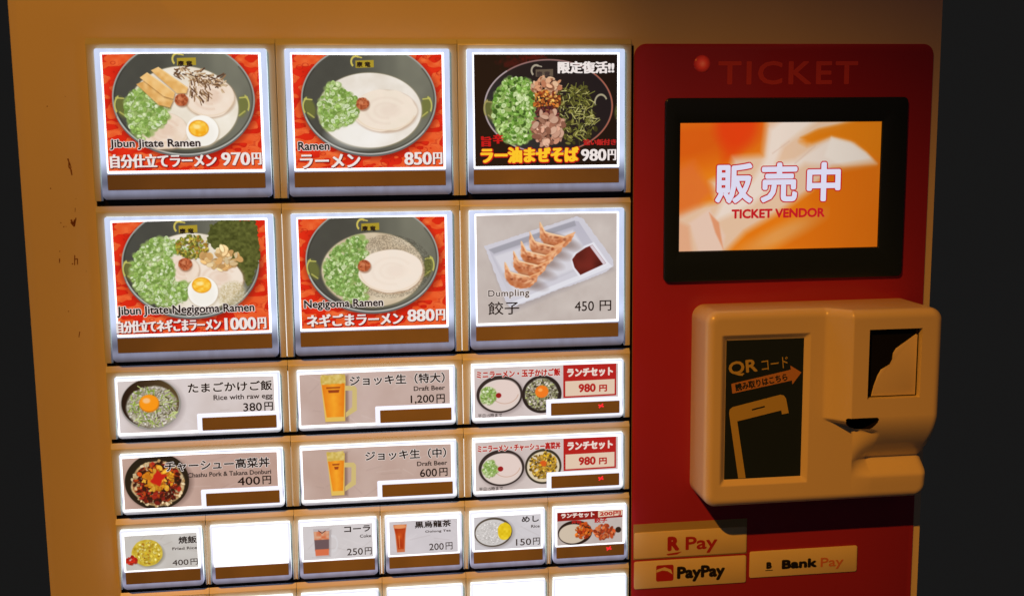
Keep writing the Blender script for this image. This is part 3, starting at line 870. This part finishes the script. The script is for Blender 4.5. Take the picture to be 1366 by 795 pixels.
_frames = {}
def key_frame(kind, W, H, x_in, w_in, ext):
    """cream moulding round one key: a lintel with a sloping top and two posts, open below"""
    k = kind
    if k not in _frames:
        x0, x1 = -x_in+0.1, W-x_in-0.1
        ix0, ix1 = -0.7, w_in+0.7
        zt, zi, zb = 2.7, 0.75, -(H+ext)
        bm = bmesh.new()
        pts = [(x0, zb), (x0, zt), (x1, zt), (x1, zb), (ix1, zb), (ix1, zi), (ix0, zi), (ix0, zb)]
        yf = -2.7
        back = [bm.verts.new((x, -0.3, z+(3.0 if z == zt else 0))) for x, z in pts]
        front = [bm.verts.new((x, yf, z)) for x, z in pts]
        n = len(pts)
        ff = bm.faces.new(front)
        for i in range(n): bm.faces.new((back[i], back[(i+1) % n], front[(i+1) % n], front[i]))
        ed = [e for e in ff.edges if not (abs(e.verts[0].co.z-zb) < 1e-5 and abs(e.verts[1].co.z-zb) < 1e-5)]
        bmesh.ops.bevel(bm, geom=ed, offset=0.75, segments=4, profile=0.5, affect='EDGES', clamp_overlap=True)
        bmesh.ops.triangulate(bm, faces=[f for f in bm.faces if len(f.verts) > 4])
        me = finish(bm, 'key_frame', True, 50); me.materials.append(FRAME)
        _frames[k] = me
    return _frames[k]
_caps = {}
def key_cap(kind, w, h, m):
    if kind not in _caps:
        bm = slab(rrect(0, 0, w, -h, [0.9, 0.9, 2.2, 2.2], 5), -0.5, -4.9, 0.6, 2)
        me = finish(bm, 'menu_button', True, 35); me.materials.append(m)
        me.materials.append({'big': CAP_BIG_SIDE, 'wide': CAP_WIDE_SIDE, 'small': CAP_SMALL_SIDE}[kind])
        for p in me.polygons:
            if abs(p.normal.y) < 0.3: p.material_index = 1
        _caps[kind] = me
    return _caps[kind]
_strips = {}
def strip_mesh(kind, x0, z0, x1, z1, y):
    if kind not in _strips:
        me = finish(slab(rrect(x0, z0, x1, z1, 0.4, 2), y+0.5, y, 0.15, 1), 'status_window', False)
        me.materials.append(STRIP); _strips[kind] = me
    return _strips[kind]
_white = {}

ROWZ = [0.0, -90.1, -179.4, -223.8, -268.2, -312.6]
def key(kind, col, row, label, picture=None, pname='', write=None, leak=None, led=False, wave=0.0):
    if kind == 'small': X, W, xin, w, h, ext, cm = -2.3+50*col, 50.0, 2.6, 45.1, 35.1, 0.7, CAP_SMALL
    elif kind == 'wide': X, W, xin, w, h, ext, cm = 100*col, 100.0, 5.0, 90.4, 35.1, 0.7, CAP_WIDE
    else: X, W, xin, w, h, ext, cm = 100*col, 100.0, 5.0, 90.4, 80.6, 0.8, CAP_BIG
    Z = ROWZ[row]
    b = link('menu_button', key_cap(kind, w, h, cm), None, machine, (X, 0, Z))
    prop(b, label)
    link('key_frame', key_frame(kind, W, h, xin, w, ext), None, b, (X, 0, Z))
    y = -5.0
    def white(name, x0, z0, x1, z1, yy, m=CARDW):
        k = (kind, name)
        if k not in _white:
            me = sheet(rrect(x0, z0, x1, z1, 0.6, 3), yy, name); me.materials.append(m); _white[k] = me
        return link(name, _white[k], None, b, (X, 0, Z))
    if kind == 'big':
        white('menu_card', 3.1, -2.0, 87.3, -66.6, y)
        pr = (4.0, -3.1, 86.0, -65.2)
        link('status_window', strip_mesh(kind, 3.0, -67.2, 87.2, -75.6, y-0.15), None, b, (X, 0, Z))
    elif kind == 'wide':
        white('menu_card', 0.7, -1.0, 89.0, -33.4, y)
        pr = (1.5, -2.3, 87.2, -31.9)
        if 'tab' not in _white:
            me = finish(slab(rrect(43.9, -22.4, 89.6, -33.6, 0.8, 3), y+0.2, y-0.7, 0.4, 2), 'window_surround')
            me.materials.append(TABW); _white['tab'] = me
        link('window_surround', _white['tab'], None, b, (X, 0, Z))
        link('status_window', strip_mesh(kind, 46.6, -24.7, 87.9, -32.2, y-0.85), None, b, (X, 0, Z))
    else:
        white('menu_card', 1.3, -1.2, 43.8, -24.7, y)
        pr = (2.4, -3.2, 42.6, -23.8)
        link('status_window', strip_mesh(kind, 1.9, -24.9, 43.6, -32.0, y-0.15), None, b, (X, 0, Z))
    if picture:
        m = print_mat(pname, picture().image(pname), 0.97)
        print_sheet(*pr, y-0.05, 'menu_picture', m, b, (X, 0, Z), wave)
    if write:
        L = Letters(y-0.08); write(L); L.build(b, (X, 0, Z))
    if led:
        L = Letters(y-0.95 if kind == 'wide' else y-0.35)
        lx, lz = (76.6, -27.4) if kind == 'wide' else (34, -27.2)
        for a in (45, -20):
            c_, s_ = math.cos(math.radians(a)), math.sin(math.radians(a)); q = 0.4; l = 1.7
            L.poly([(lx-l*c_+q*s_, lz-l*s_-q*c_), (lx+l*c_+q*s_, lz+l*s_-q*c_), (lx+l*c_-q*s_, lz+l*s_+q*c_), (lx-l*c_-q*s_, lz-l*s_+q*c_)], LED)
        L.build(b, (X, 0, Z), 'sold_out_lamp')
    if leak:
        xs = W-xin
        me = sheet([(xs-0.42, -0.2), (xs+0.42, -0.2), (xs+0.42, -h-0.4), (xs-0.42, -h-0.4)], -2.3, 'seam_leak_glow')
        link('seam_leak_glow', me, leak, b, (X, 0, Z))  # added glowing strip that stands for light leaking between two frames
    return b

def en(L, s, box, h=T_BLACK): L.text(s, box, h, bold=0.17, out=T_HALO, outr=0.34)
def jp_big(L, s, box): L.text(s, box, T_WHITE, bold=0.12, hbold=0.26, out=T_DRED, outr=0.30, drop=(0.3, -0.35), shear=0.0)
def yen(L, num, box, out=T_DRED, frac=0.72, m=T_WHITE):
    x0, z0, x1, z1 = box; w = x1-x0
    L.text(num, (x0, z0, x0+w*frac, z1), m, bold=0.03, hbold=0.36, out=out, outr=0.25, drop=(0.25, -0.25))
    L.text('円', (x0+w*(frac+.03), z0+.2, x1, z1-.3), m, bold=0.05, hbold=0.3, out=out, outr=0.25, drop=(0.25, -0.25))
def tag_mark(L, x, z, m):
    L.text('康', (x, z, x+3.4, z+3.0), m, bold=0.12); L.text('竜', (x+4.4, z, x+7.8, z+3.0), m, bold=0.12)

def w00(L):
    tag_mark(L, 43.2, -9.4, T_BLACK)
    en(L, 'Jibun Jitate Ramen', (5.4, -53.8, 53.2, -48.2)); jp_big(L, '自分仕立てラーメン', (4.9, -63.6, 61.4, -56.2)); yen(L, '970', (63.8, -62.9, 85.6, -55.8))
def w10(L):
    tag_mark(L, 38.9, -10.0, T_BLACK)
    en(L, 'Ramen', (5.6, -55.2, 22.8, -50.4)); jp_big(L, 'ラーメン', (6.4, -65.0, 39.6, -57.4)); yen(L, '850', (64.0, -63.9, 85.4, -56.8))
def w20(L):
    tag_mark(L, 39.4, -15.4, T_GREYK)
    L.text('限定復活!!', (51.5, -13.7, 84.2, -7.0), T_WHITE, bold=0.16, hbold=0.28)
    L.text('旨', (7.4, -54.2, 13.4, -48.4), T_CRIM, bold=0.12, hbold=0.4); L.text('辛', (14.0, -52.6, 20.2, -47.2), T_CRIM, bold=0.12, hbold=0.4)
    L.text('追い飯付き', (66.1, -54.1, 85.5, -50.6), T_RED, bold=0.08, hbold=0.2)
    L.text('ラー油まぜそば', (7.0, -63.6, 63.6, -54.6), T_YEL, bold=0.35, hbold=0.3, out=T_CRIM, outr=0.55, drop=(0.2, -0.2))
    yen(L, '980', (64.8, -62.9, 85.5, -56.2), out=T_BLACK)
def w01(L):
    tag_mark(L, 39.5, -9.9, T_BLACK)
    en(L, 'Jibun Jitate Negigoma Ramen', (3.8, -55.6, 78.2, -49.4)); jp_big(L, '自分仕立てネギごまラーメン', (2.9, -64.3, 59.6, -57.4)); yen(L, '1000', (61.4, -64.4, 84.4, -57.4), frac=.76)
def w11(L):
    tag_mark(L, 39.3, -10.5, T_BLACK)
    en(L, 'Negigoma Ramen', (5.7, -54.8, 50.1, -48.8)); jp_big(L, 'ネギごまラーメン', (6.8, -64.2, 61.4, -57.0)); yen(L, '880', (63.6, -62.8, 85.4, -55.8))
def w21(L):
    L.text('Dumpling', (10.4, -51.0, 34.3, -46.0), T_GREYK, bold=0.06, out=T_HALO, outr=0.3, space=1.1)
    L.text('餃子', (10.2, -60.5, 28.4, -52.8), T_BLACK, bold=0.08); L.text('450', (61.0, -59.8, 72.5, -54.0), T_BLACK, bold=0.06); L.text('円', (75.8, -60.0, 82.8, -53.8), T_BLACK, bold=0.08)
def wd(jp, jb, e, eb, n, nb):
    def f(L):
        L.text(jp, jb, T_BLACK, bold=0.16, out=T_HALO, outr=0.3); L.text(e, eb, T_GREYK, bold=0.10)
        x0, z0, x1, z1 = nb; k = (x1-x0)
        L.text(n, (x0, z0, x1-6.2, z1-.1), T_BLACK, bold=0.10); L.text('円', (x1-4.9, z0, x1, z1), T_BLACK, bold=0.10)
    return f
def wset(jp):
    def f(L):
        L.poly([(54.1, -22.0), (86.0, -21.6), (86.0, -2.3), (54.1, -2.3)], T_RED)
        L.poly([(55.3, -21.0), (85.0, -20.6), (85.0, -11.7), (55.3, -12.0)], T_BOX)
        L.text('ランチセット', (56.4, -9.6, 84.0, -4.4), T_PINKW, bold=0.30)
        L.text('980', (63.2, -19.0, 73.6, -13.8), T_RED, bold=0.30); L.text('円', (75.6, -19.0, 80.4, -14.8), T_RED, bold=0.22)
        L.text(jp, (2.8, -8.4, 52.4, -3.8), T_RED, bold=0.20, out=T_PINKW, outr=0.22)
        L.text('平日15時まで', (3.4, -31.6, 17.6, -29.4), T_GREYK, bold=0.05)
    return f
def ws(jp, jb, e, eb, n, nb):
    def f(L):
        L.text(jp, jb, T_BLACK, bold=0.14)
        if e: L.text(e, eb, T_GREYK, bold=0.06)
        x0, z0, x1, z1 = nb
        L.text(n, (x0, z0, x1-5.2, z1), T_GREYK, bold=0.06); L.text('円', (x1-4.1, z0-.1, x1, z1+.2), T_GREYK, bold=0.06)
    return f
def wt5(L):
    L.text('ランチセット', (4.8, -6.9, 25.2, -3.9), T_PINKW, bold=0.18)
    L.poly([(27.4, -7.4), (42.2, -6.8), (42.2, -3.4), (27.4, -3.5)], T_BOX)
    L.text('200円', (28.4, -6.8, 41.4, -3.9), T_RED, bold=0.18)
    L.text('餃子', (25.0, -10.8, 33.0, -7.9), T_RED, bold=0.14); L.text('丼物', (11.2, -10.6, 17, -8.4), T_RED, bold=0.1)

key('big', 0, 0, 'backlit button picturing ramen with bamboo shoots, chives and egg, priced 970 yen', pic_special, 'picture_special_ramen', w00, wave=0.5)
key('big', 1, 0, 'backlit button picturing plain ramen with chives and pork, priced 850 yen', pic_plain, 'picture_plain_ramen', w10, wave=-0.4)
key('big', 2, 0, 'backlit black button picturing soupless noodles with green, orange and seaweed bands', pic_spicy, 'picture_spicy_noodles', w20)
key('big', 0, 1, 'backlit button picturing sesame ramen with seaweed sheet and egg, priced 1000 yen', pic_sesame_special, 'picture_sesame_special', w01, leak=LEAK, wave=0.5)
key('big', 1, 1, 'backlit button picturing ramen half covered in chives, priced 880 yen', pic_sesame, 'picture_sesame_ramen', w11, leak=LEAK, wave=0.3)
key('big', 2, 1, 'backlit button picturing five fried dumplings on a white tray', pic_dumpling, 'picture_dumplings', w21, wave=0.4)
key('wide', 0, 2, 'wide button picturing a rice bowl topped with a raw egg yolk', pic_egg_rice, 'picture_egg_rice', wd('たまごかけご飯', (39.6, -10.4, 86.2, -4.6), 'Rice with raw egg', (53.4, -15.9, 86.2, -12.0), '380', (69.6, -22.2, 86.2, -17.2)), leak=LEAK, wave=0.5)
key('wide', 1, 2, 'wide button picturing the larger beer mug, priced 1,200 yen', pic_beer_large, 'picture_large_beer', wd('ジョッキ生（特大）', (29.8, -9.9, 84.4, -3.8), 'Draft Beer', (66.3, -14.2, 84.4, -11.4), '1,200', (64.4, -22.0, 84.2, -16.6)), leak=LEAK, wave=0.3)
key('wide', 2, 2, 'wide lunch set button picturing mini ramen beside a raw egg rice bowl', pic_set_egg, 'picture_set_egg', wset('ミニラーメン・玉子かけご飯'), led=True, wave=0.3)
key('wide', 0, 3, 'wide button picturing a dark bowl of red pork and pickles on rice', pic_pork_rice, 'picture_pork_rice', wd('チャーシュー高菜丼', (24.6, -11.0, 83.0, -4.9), 'Chashu Pork & Takana Donburi', (37.0, -15.0, 83.6, -12.2), '400', (64.5, -21.0, 83.4, -16.0)), leak=LEAK2, wave=0.6)
key('wide', 1, 3, 'wide button picturing the smaller beer mug, priced 600 yen', pic_beer_medium, 'picture_medium_beer', wd('ジョッキ生（中）', (37.4, -10.2, 84.4, -4.2), 'Draft Beer', (67.2, -14.7, 84.9, -11.9), '600', (68.8, -21.4, 85.0, -16.4)), leak=LEAK, wave=0.5)
key('wide', 2, 3, 'wide lunch set button picturing mini ramen beside a yellow topped rice bowl', pic_set_pork, 'picture_set_pork', wset('ミニラーメン・チャーシュー高菜丼'), led=True, wave=0.4)
key('small', 0, 4, 'small button picturing a mound of fried rice, priced 400 yen', pic_fried_rice, 'picture_fried_rice', ws('焼飯', (32.2, -9.4, 42.4, -5.0), 'Fried Rice', (28.6, -13.0, 42.4, -11.3), '400', (28.2, -22.2, 42.4, -18.8)), leak=LEAK2)
key('small', 1, 4, 'small blank white lit button between fried rice and cola', leak=LEAK2)
key('small', 2, 4, 'small button picturing a glass mug of cola, priced 250 yen', pic_cola, 'picture_cola', ws('コーラ', (26.2, -8.2, 41.4, -4.4), 'Coke', (35.2, -11.8, 41.8, -9.9), '250', (27.5, -22.2, 41.9, -18.0)), leak=LEAK)
key('small', 3, 4, 'small button picturing a glass of dark red oolong tea', pic_oolong, 'picture_oolong_tea', ws('黒烏龍茶', (17.4, -8.0, 38.8, -3.8), 'Oolong Tea', (23.4, -11.4, 38.6, -9.6), '200', (25.6, -22.0, 39.4, -17.8)), leak=LEAK2)
key('small', 4, 4, 'small button picturing a bowl of plain rice with yellow pickle', pic_rice, 'picture_rice_bowl', ws('めし', (31.0, -8.0, 41.4, -4.2), 'Rice', (36.6, -11.6, 41.8, -9.8), '150', (27.4, -22.2, 41.8, -18.0)), leak=LEAK2)
key('small', 5, 4, 'small lunch set button with red header, priced 200 yen', pic_small_set, 'picture_small_set', wt5, led=True)
for c in range(6):
    key('small', c, 5, 'small blank white lit button in the bottom row')

# red front panel, its lettering and lamp
RED_Y = -0.9
rp = link('red_panel', finish(slab(rrect(296.9, 3.2, 479.0, -400, [7, 6, 5, 5], 8), 0.3, RED_Y, 0.35, 2), 'red_panel'), REDP, machine)
L = Letters(RED_Y-0.02); L.text('TICKET', (346.8, -20.2, 432.0, -6.6), REDL, bold=0.38, space=1.15); L.build(rp, (0, 0, 0))
def dome(cx, cz, r, y0, hgt, name, m, parent):
    bm = bmesh.new(); n = 24; rings = 6; prev = None
    for i in range(rings+1):
        a = i/rings*math.pi/2; rr = r*math.cos(a); yy = y0-hgt*math.sin(a)
        if i == rings: cur = [bm.verts.new((cx, yy, cz))]
        else: cur = [bm.verts.new((cx+rr*math.cos(t*2*math.pi/n), yy, cz+rr*math.sin(t*2*math.pi/n))) for t in range(n)]
        if prev:
            for t in range(n):
                if len(cur) == 1: bm.faces.new((prev[t], prev[(t+1) % n], cur[0]))
                else: bm.faces.new((prev[t], prev[(t+1) % n], cur[(t+1) % n], cur[t]))
        prev = cur
    return link(name, finish(bm, name), m, parent)
lampm = bpy.data.materials.new('lamp_lens_halo'); lampm.use_nodes = True
nt = lampm.node_tree; b_ = nt.nodes['Principled BSDF']
b_.inputs['Base Color'].default_value = (0.4, 0.02, 0.01, 1); b_.inputs['Roughness'].default_value = 0.2
tc = nt.nodes.new('ShaderNodeTexCoord'); mp = nt.nodes.new('ShaderNodeMapping'); mp.vector_type = 'POINT'
mp.inputs['Location'].default_value = (-337.0*S, 0, 8.2*S)
gr = nt.nodes.new('ShaderNodeVectorMath'); gr.operation = 'LENGTH'
fl = nt.nodes.new('ShaderNodeVectorMath'); fl.operation = 'MULTIPLY'; fl.inputs[1].default_value = (1, 0, 1)
nt.links.new(tc.outputs['Object'], mp.inputs[0]); nt.links.new(mp.outputs[0], fl.inputs[0]); nt.links.new(fl.outputs[0], gr.inputs[0])
cr = nt.nodes.new('ShaderNodeValToRGB'); dv = nt.nodes.new('ShaderNodeMath'); dv.operation = 'DIVIDE'; dv.inputs[1].default_value = 5.2*S
nt.links.new(gr.outputs['Value'], dv.inputs[0]); nt.links.new(dv.outputs[0], cr.inputs[0])
e = cr.color_ramp.elements
e[0].position = 0.0; e[0].color = (*lin((196, 84, 50)), 1); e[1].position = 0.95; e[1].color = (*lin((96, 16, 14)), 1)  # soft halo of the lamp painted into the lens, dimming outward
k_ = e.new(0.45); k_.color = (*lin((176, 44, 26)), 1)
nt.links.new(cr.outputs[0], b_.inputs['Emission Color']); b_.inputs['Emission Strength'].default_value = 0.5
dome(337.0, -8.2, 5.0, RED_Y, 1.1, 'indicator_lamp', lampm, rp)

# display
bz = link('display_bezel', finish(ring_wall(rrect(315.0, -27.6, 463.4, -134.8, 3.0, 5), rrect(324.0, -41.8, 447.6, -116.8, 0.4, 5), RED_Y+.3, -3.4, 0.8), 'display_bezel'), BEZEL, machine)
link('display_backing', finish(slab([(322, -40), (449.5, -40), (449.5, -119), (322, -119)], -0.8, -1.9), 'display_backing', False), BLACK, bz)
print_sheet(324.2, -42.0, 447.4, -116.6, -2.1, 'screen', print_mat('screen_glow', pic_screen().image('screen_picture'), 0.92), bz, (0, 0, 0))
L = Letters(-2.15)
for s, bx in (('販', (345.6, -89.0, 368.6, -65.4)), ('売', (373.4, -88.8, 396.0, -65.4)), ('中', (401.8, -88.6, 422.8, -65.4))):
    L.text(s, bx, T_SCRW, bold=0.72, out=T_SCRR, outr=0.75)
L.text('TICKET VENDOR', (355.8, -98.0, 413.5, -92.4), T_SCRR, bold=0.32)
L.build(bz, (0, 0, 0))

# scuffs on the paint of the left side
def scuff(pts, r):
    bm = bmesh.new()
    for i in range(len(pts)-1):
        (x0, z0), (x1, z1) = pts[i], pts[i+1]
        dx, dz = x1-x0, z1-z0; l = math.hypot(dx, dz) or 1; nx, nz = -dz/l*r, dx/l*r
        q = [(x0+nx, z0+nz), (x0-nx, z0-nz), (x1-nx*.7, z1-nz*.7), (x1+nx*.7, z1+nz*.7)]
        bm.faces.new([bm.verts.new((x, -0.06-0.004*i, z)) for x, z in q])
    link('paint_scuff', finish(bm, 'paint_scuff', False), CHIP, machine)
def dot(x, z, r):
    bm = bmesh.new()
    n = 7; bm.faces.new([bm.verts.new((x+r*random.uniform(.7, 1.2)*math.cos(i*2*math.pi/n), -0.06, z+r*random.uniform(.7, 1.3)*math.sin(i*2*math.pi/n))) for i in range(n)])
    link('paint_scuff', finish(bm, 'paint_scuff', False), CHIP, machine)
scuff([(-18.2, -58.2), (-17.6, -60.2), (-17.9, -62.6), (-16.9, -64.2), (-16.6, -67.2)], .42)
scuff([(-17.4, -60.6), (-16.7, -63.4)], .3)
scuff([(-18.6, -91.4), (-17.6, -94.0), (-16.6, -91.4)], .5); scuff([(-18.8, -92.8), (-17.2, -95.2), (-15.9, -90.4)], .4)
scuff([(-16.0, -85.0), (-16.2, -87.2)], .15)
scuff([(-17.9, -111.0), (-18.3, -116.4)], .3); scuff([(-18.2, -113.4), (-16.6, -112.8), (-16.7, -116.2)], .3); scuff([(-19.6, -115.4), (-19.2, -116.0)], .35)
scuff([(-26.0, -112.6), (-26.2, -115.0)], .3); scuff([(-17.9, -153.6), (-18.6, -156.8)], .26)
for x, z, r in ((-28.2, -74.2, .42), (-22.6, -95.2, .35), (-21.4, -95.0, .25), (-24.0, -93.0, .3), (-25.6, -108.6, .3), (-27.0, -30.2, .35), (-17.4, -25.0, .2), (-23.2, -142, .3), (-15.2, -80, .2), (-12.4, -120, .2)):
    dot(x, z, r)

# ------------------------------------------------------------------ code reader bolted to the red panel
XL, XR, ZT, ZB = 333.0, 470.6, -148.6, -265.0
reader = link('code_reader', None, None, None, (401.8, RED_Y, -206.8))
prop(reader, 'cream plastic code reader box with a phone poster, standing proud of the red panel', 'code reader')
def sst(a, b, x):
    t = min(1, max(0, (x-a)/(b-a))); return t*t*(3-2*t)
def depth(x, z):
    base = 30.0
    # raised right-hand block with a hand scoop below it
    if z > -211: blk = 42.0
    elif z > -240.5:
        t = (-211-z)/29.5; blk = 42.0-19.5*(t**1.8)
    else: blk = 22.5+8.5*sst(-240.5, -251.0, z)
    sh = sst(-213.0, -222.0, z)
    xa = 404.0+(422.5-404.0)*sh; xb = 415.8+(434.5-415.8)*sh
    k = sst(xa, xb, x)
    lin_ = min(1, max(0, (x-xa)/(xb-xa)))
    d = base+(blk-base)*(0.35*k+0.65*lin_)
    if z < -240.5: d = base+(blk-base)*lin_*sst(-265, -250, z) if blk > base else base+(blk-base)*lin_
    # notch for the sensor
    # poster recess with sloping edge
    rx = min(x-342.0, 395.2-x); rz = min(-162.6-z, z+251.8)
    r_ = min(rx, rz)
    if r_ > 0: d -= 2.6*min(1, r_/3.2)
    # glass recess
    gx = min(x-425.2, 457.2-x); gz = min(-159.8-z, z+200.4)
    g_ = min(gx, gz)
    if g_ > 0: d -= 4.0*min(1, g_/0.3)
    # rounded rim, corners rounded in plan too
    R = 5.0; C = 7.5
    ex = min(x-XL, XR-x); ez = min(ZT-z, z-ZB)
    if ex < C and ez < C: e_ = C-math.hypot(C-ex, C-ez)
    else: e_ = min(ex, ez)
    if e_ < R: d = d-R+math.sqrt(max(0, R*R-(R-max(0, e_))**2))
    return d
def clip_corner(x, z):
    """pull grid points outside the rounded plan corner onto it"""
    C = 7.5
    cx = XL+C if x < XL+C else (XR-C if x > XR-C else None)
    cz = ZT-C if z > ZT-C else (ZB+C if z < ZB+C else None)
    if cx is None or cz is None: return x, z
    dx, dz = x-cx, z-cz
    m = max(abs(dx), abs(dz)); r = math.hypot(dx, dz)
    if r < 1e-6: return x, z
    return cx+dx*m/r, cz+dz*m/r          # maps square rings onto circular ones
def axis(a, b, step, extra):
    s = set(round(a+(b-a)*i/int((b-a)/step), 3) for i in range(int((b-a)/step)+1)) | set(extra)
    out = []
    for v in sorted(s):
        if not out or v-out[-1] > 0.12: out.append(v)
    return out
xs = axis(XL, XR, 0.9, [XL+.15, XL+.5, XL+1.2, XR-.15, XR-.5, XR-1.2, 342.0, 345.2, 392.0, 395.2, 425.2, 425.5, 456.9, 457.2]+[410.9+0.45*i for i in range(50)])
zs = axis(ZB, ZT, 0.9, [ZB+.15, ZB+.5, ZT-.15, ZT-.5, -162.6, -165.8, -248.6, -251.8, -159.8, -160.1, -200.1, -200.4, -211.0, -211.25]+[-211.5-0.42*i for i in range(23)])
bm = bmesh.new(); grid = []
for z in zs:
    row = []
    for x in xs:
        px, pz = clip_corner(x, z)
        row.append(bm.verts.new((px, -depth(px, pz)+RED_Y, pz)))
    grid.append(row)
for j in range(len(zs)-1):
    for i in range(len(xs)-1):
        f = bm.faces.new((grid[j][i], grid[j][i+1], grid[j+1][i+1], grid[j+1][i]))
per = [grid[0][i] for i in range(len(xs))]+[grid[j][-1] for j in range(1, len(zs))]+[grid[-1][i] for i in range(len(xs)-2, -1, -1)]+[grid[j][0] for j in range(len(zs)-2, 0, -1)]
bk = [bm.verts.new((v.co.x, RED_Y, v.co.z)) for v in per]
for i in range(len(per)):
    j = (i+1) % len(per); bm.faces.new((per[i], bk[i], bk[j], per[j]))
bm.faces.new(bk)
housing = link('housing', finish(bm, 'housing', True, 55), [READER, SLOT], reader)
# the sensor slot is cut right through the front of the moulding
sl_ = [(413.4, -212.4), (414.4, -211.4), (431.6, -211.4), (432.8, -212.4), (432.2, -214.6), (429.6, -217.6), (426.4, -219.8), (423.4, -220.6), (420.6, -219.8), (416.8, -217.2), (414.0, -214.6)]
cut = link('cut', finish(slab(sl_, -12, -55), 'cut', False), [READER, SLOT], None)
for p in cut.data.polygons: p.material_index = 1  # cut faces coloured near black for the shade inside the slot
md = housing.modifiers.new('cut', 'BOOLEAN'); md.object = cut; md.operation = 'DIFFERENCE'; md.solver = 'EXACT'
cut.location = (0, 0, 0)
bpy.context.view_layer.update()
me = bpy.data.meshes.new_from_object(housing.evaluated_get(bpy.context.evaluated_depsgraph_get()))
housing.modifiers.clear(); me.name = 'housing'; housing.data = me
bpy.data.objects.remove(cut)
yp = -(30-2.6)+RED_Y
po = link('poster', sheet([(345.3, -165.9), (392.0, -165.9), (392.0, -248.5), (345.3, -248.5)], yp-0.12, 'poster'), NAVY, reader)
L = Letters(yp-0.15)
L.text('QR', (347.4, -187.6, 364.6, -178.6), GOLD, bold=0.30, rot=5.5); L.text('コード', (367.0, -184.6, 383.0, -178.0), GOLD, bold=0.02, rot=6)
L.poly([(349.4, -197.2), (385.2, -190.8), (385.6, -193.2), (390.9, -186.2), (384.0, -181.9), (384.4, -184.4), (348.6, -191.4)], ORANGE)
L.text('読み取りはこちら', (351.4, -196.1, 383.2, -191.4), NAVY, bold=0.18, rot=9.6)
ph = [(353.9, -248.2), (347.6, -209.0), (347.9, -206.6), (349.6, -205.2), (378.4, -199.0), (380.6, -199.6), (381.9, -201.4), (383.8, -210.2), (379.6, -210.8), (379.2, -208.4), (352.6, -213.8), (358.4, -248.2)]
L.poly(ph, GOLD)
L.poly([(361.2, -206.9), (369.0, -205.2), (369.2, -206.1), (361.4, -207.8)], NAVY)
L.build(po, (0, 0, 0))
yg = -(42-4)+RED_Y
g = link('scanner_window', sheet([(425.3, -159.9), (457.1, -159.9), (457.1, -200.3), (425.3, -200.3)], yg-0.2, 'scanner_window'), GLASSD, reader)
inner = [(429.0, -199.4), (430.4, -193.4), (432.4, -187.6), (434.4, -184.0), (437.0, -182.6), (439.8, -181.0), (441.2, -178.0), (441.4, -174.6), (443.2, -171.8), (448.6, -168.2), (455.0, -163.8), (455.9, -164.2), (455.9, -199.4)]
link('reflection_plate', finish(slab(inner, yg-0.3, yg-1.0, 0.3, 2), 'reflection_plate'), READER, g)  # plate cut to the outline of a reflection in the window glass

# ------------------------------------------------------------------ payment stickers below the reader
def sticker(label, X, Z, w, h, write, top=0.0):
    o = link('payment_sticker', None, None, None, (X, RED_Y, Z))
    prop(o, label, 'sticker', 'payment stickers under the code reader')
    if top:
        link('backing_strip', finish(slab([(X-.2, Z+top), (X+w+.2, Z+top), (X+w+.2, Z-h-.6), (X-.2, Z-h-.6)], RED_Y+.1, RED_Y-.25), 'backing_strip', False), PLATE, o)
    pl = link('sticker_face', finish(slab(rrect(X+.2, Z, X+w, Z-h, 1.2, 4), RED_Y-.2, RED_Y-.75, .25, 2), 'sticker_face'), STICK, o)
    L = Letters(RED_Y-.78); write(L); L.build(o, (0, 0, 0))
    return o
def s_r(L):
    L.text('R', (319.2, -300.9, 326.8, -291.6), INKR, bold=0.75)
    L.poly([(318.6, -302.6), (328.4, -301.6), (325.4, -303.3), (319.4, -303.6)], INKR)
    L.text('Pay', (330.6, -303.4, 350.8, -292.4), INKR, bold=0.30)
def s_pp(L):
    L.poly(rrect(312.2, -309.6, 323.2, -320.0, 1.2, 4), INKR)
    L.poly([(312.4, -312.4), (317.6, -311.0), (321.6, -312.8), (322.6, -315.8), (319.4, -313.6), (316.0, -313.0), (312.4, -314.2)], STICK)
    L.text('PayPay', (325.4, -321.4, 356.0, -311.2), INKB, bold=0.55)
def s_b(L):
    L.text('B', (382.6, -316.3, 386.2, -311.8), INKB, bold=0.45); L.poly([(382.0, -317.0), (386.8, -317.0), (386.8, -317.5), (382.0, -317.5)], INKB)
    L.text('Bank', (392.6, -317.1, 415.6, -311.0), INKB, bold=0.55); L.text('Pay', (418.0, -319.0, 433.0, -311.2), INKO, bold=0.15)
def s_blank(L): pass
sticker('upper left cream payment sticker with a bold crimson letter R, partly in the reader shadow', 298.2, -288.2, 71.4, 16.6, s_r, top=5.2)
sticker('lower left cream payment sticker with a crimson square emblem and black lettering', 298.2, -306.6, 71.4, 17.6, s_pp)
sticker('right cream payment sticker with bold black lettering, standing alone on red', 371.6, -304.6, 70.4, 17.0, s_b)
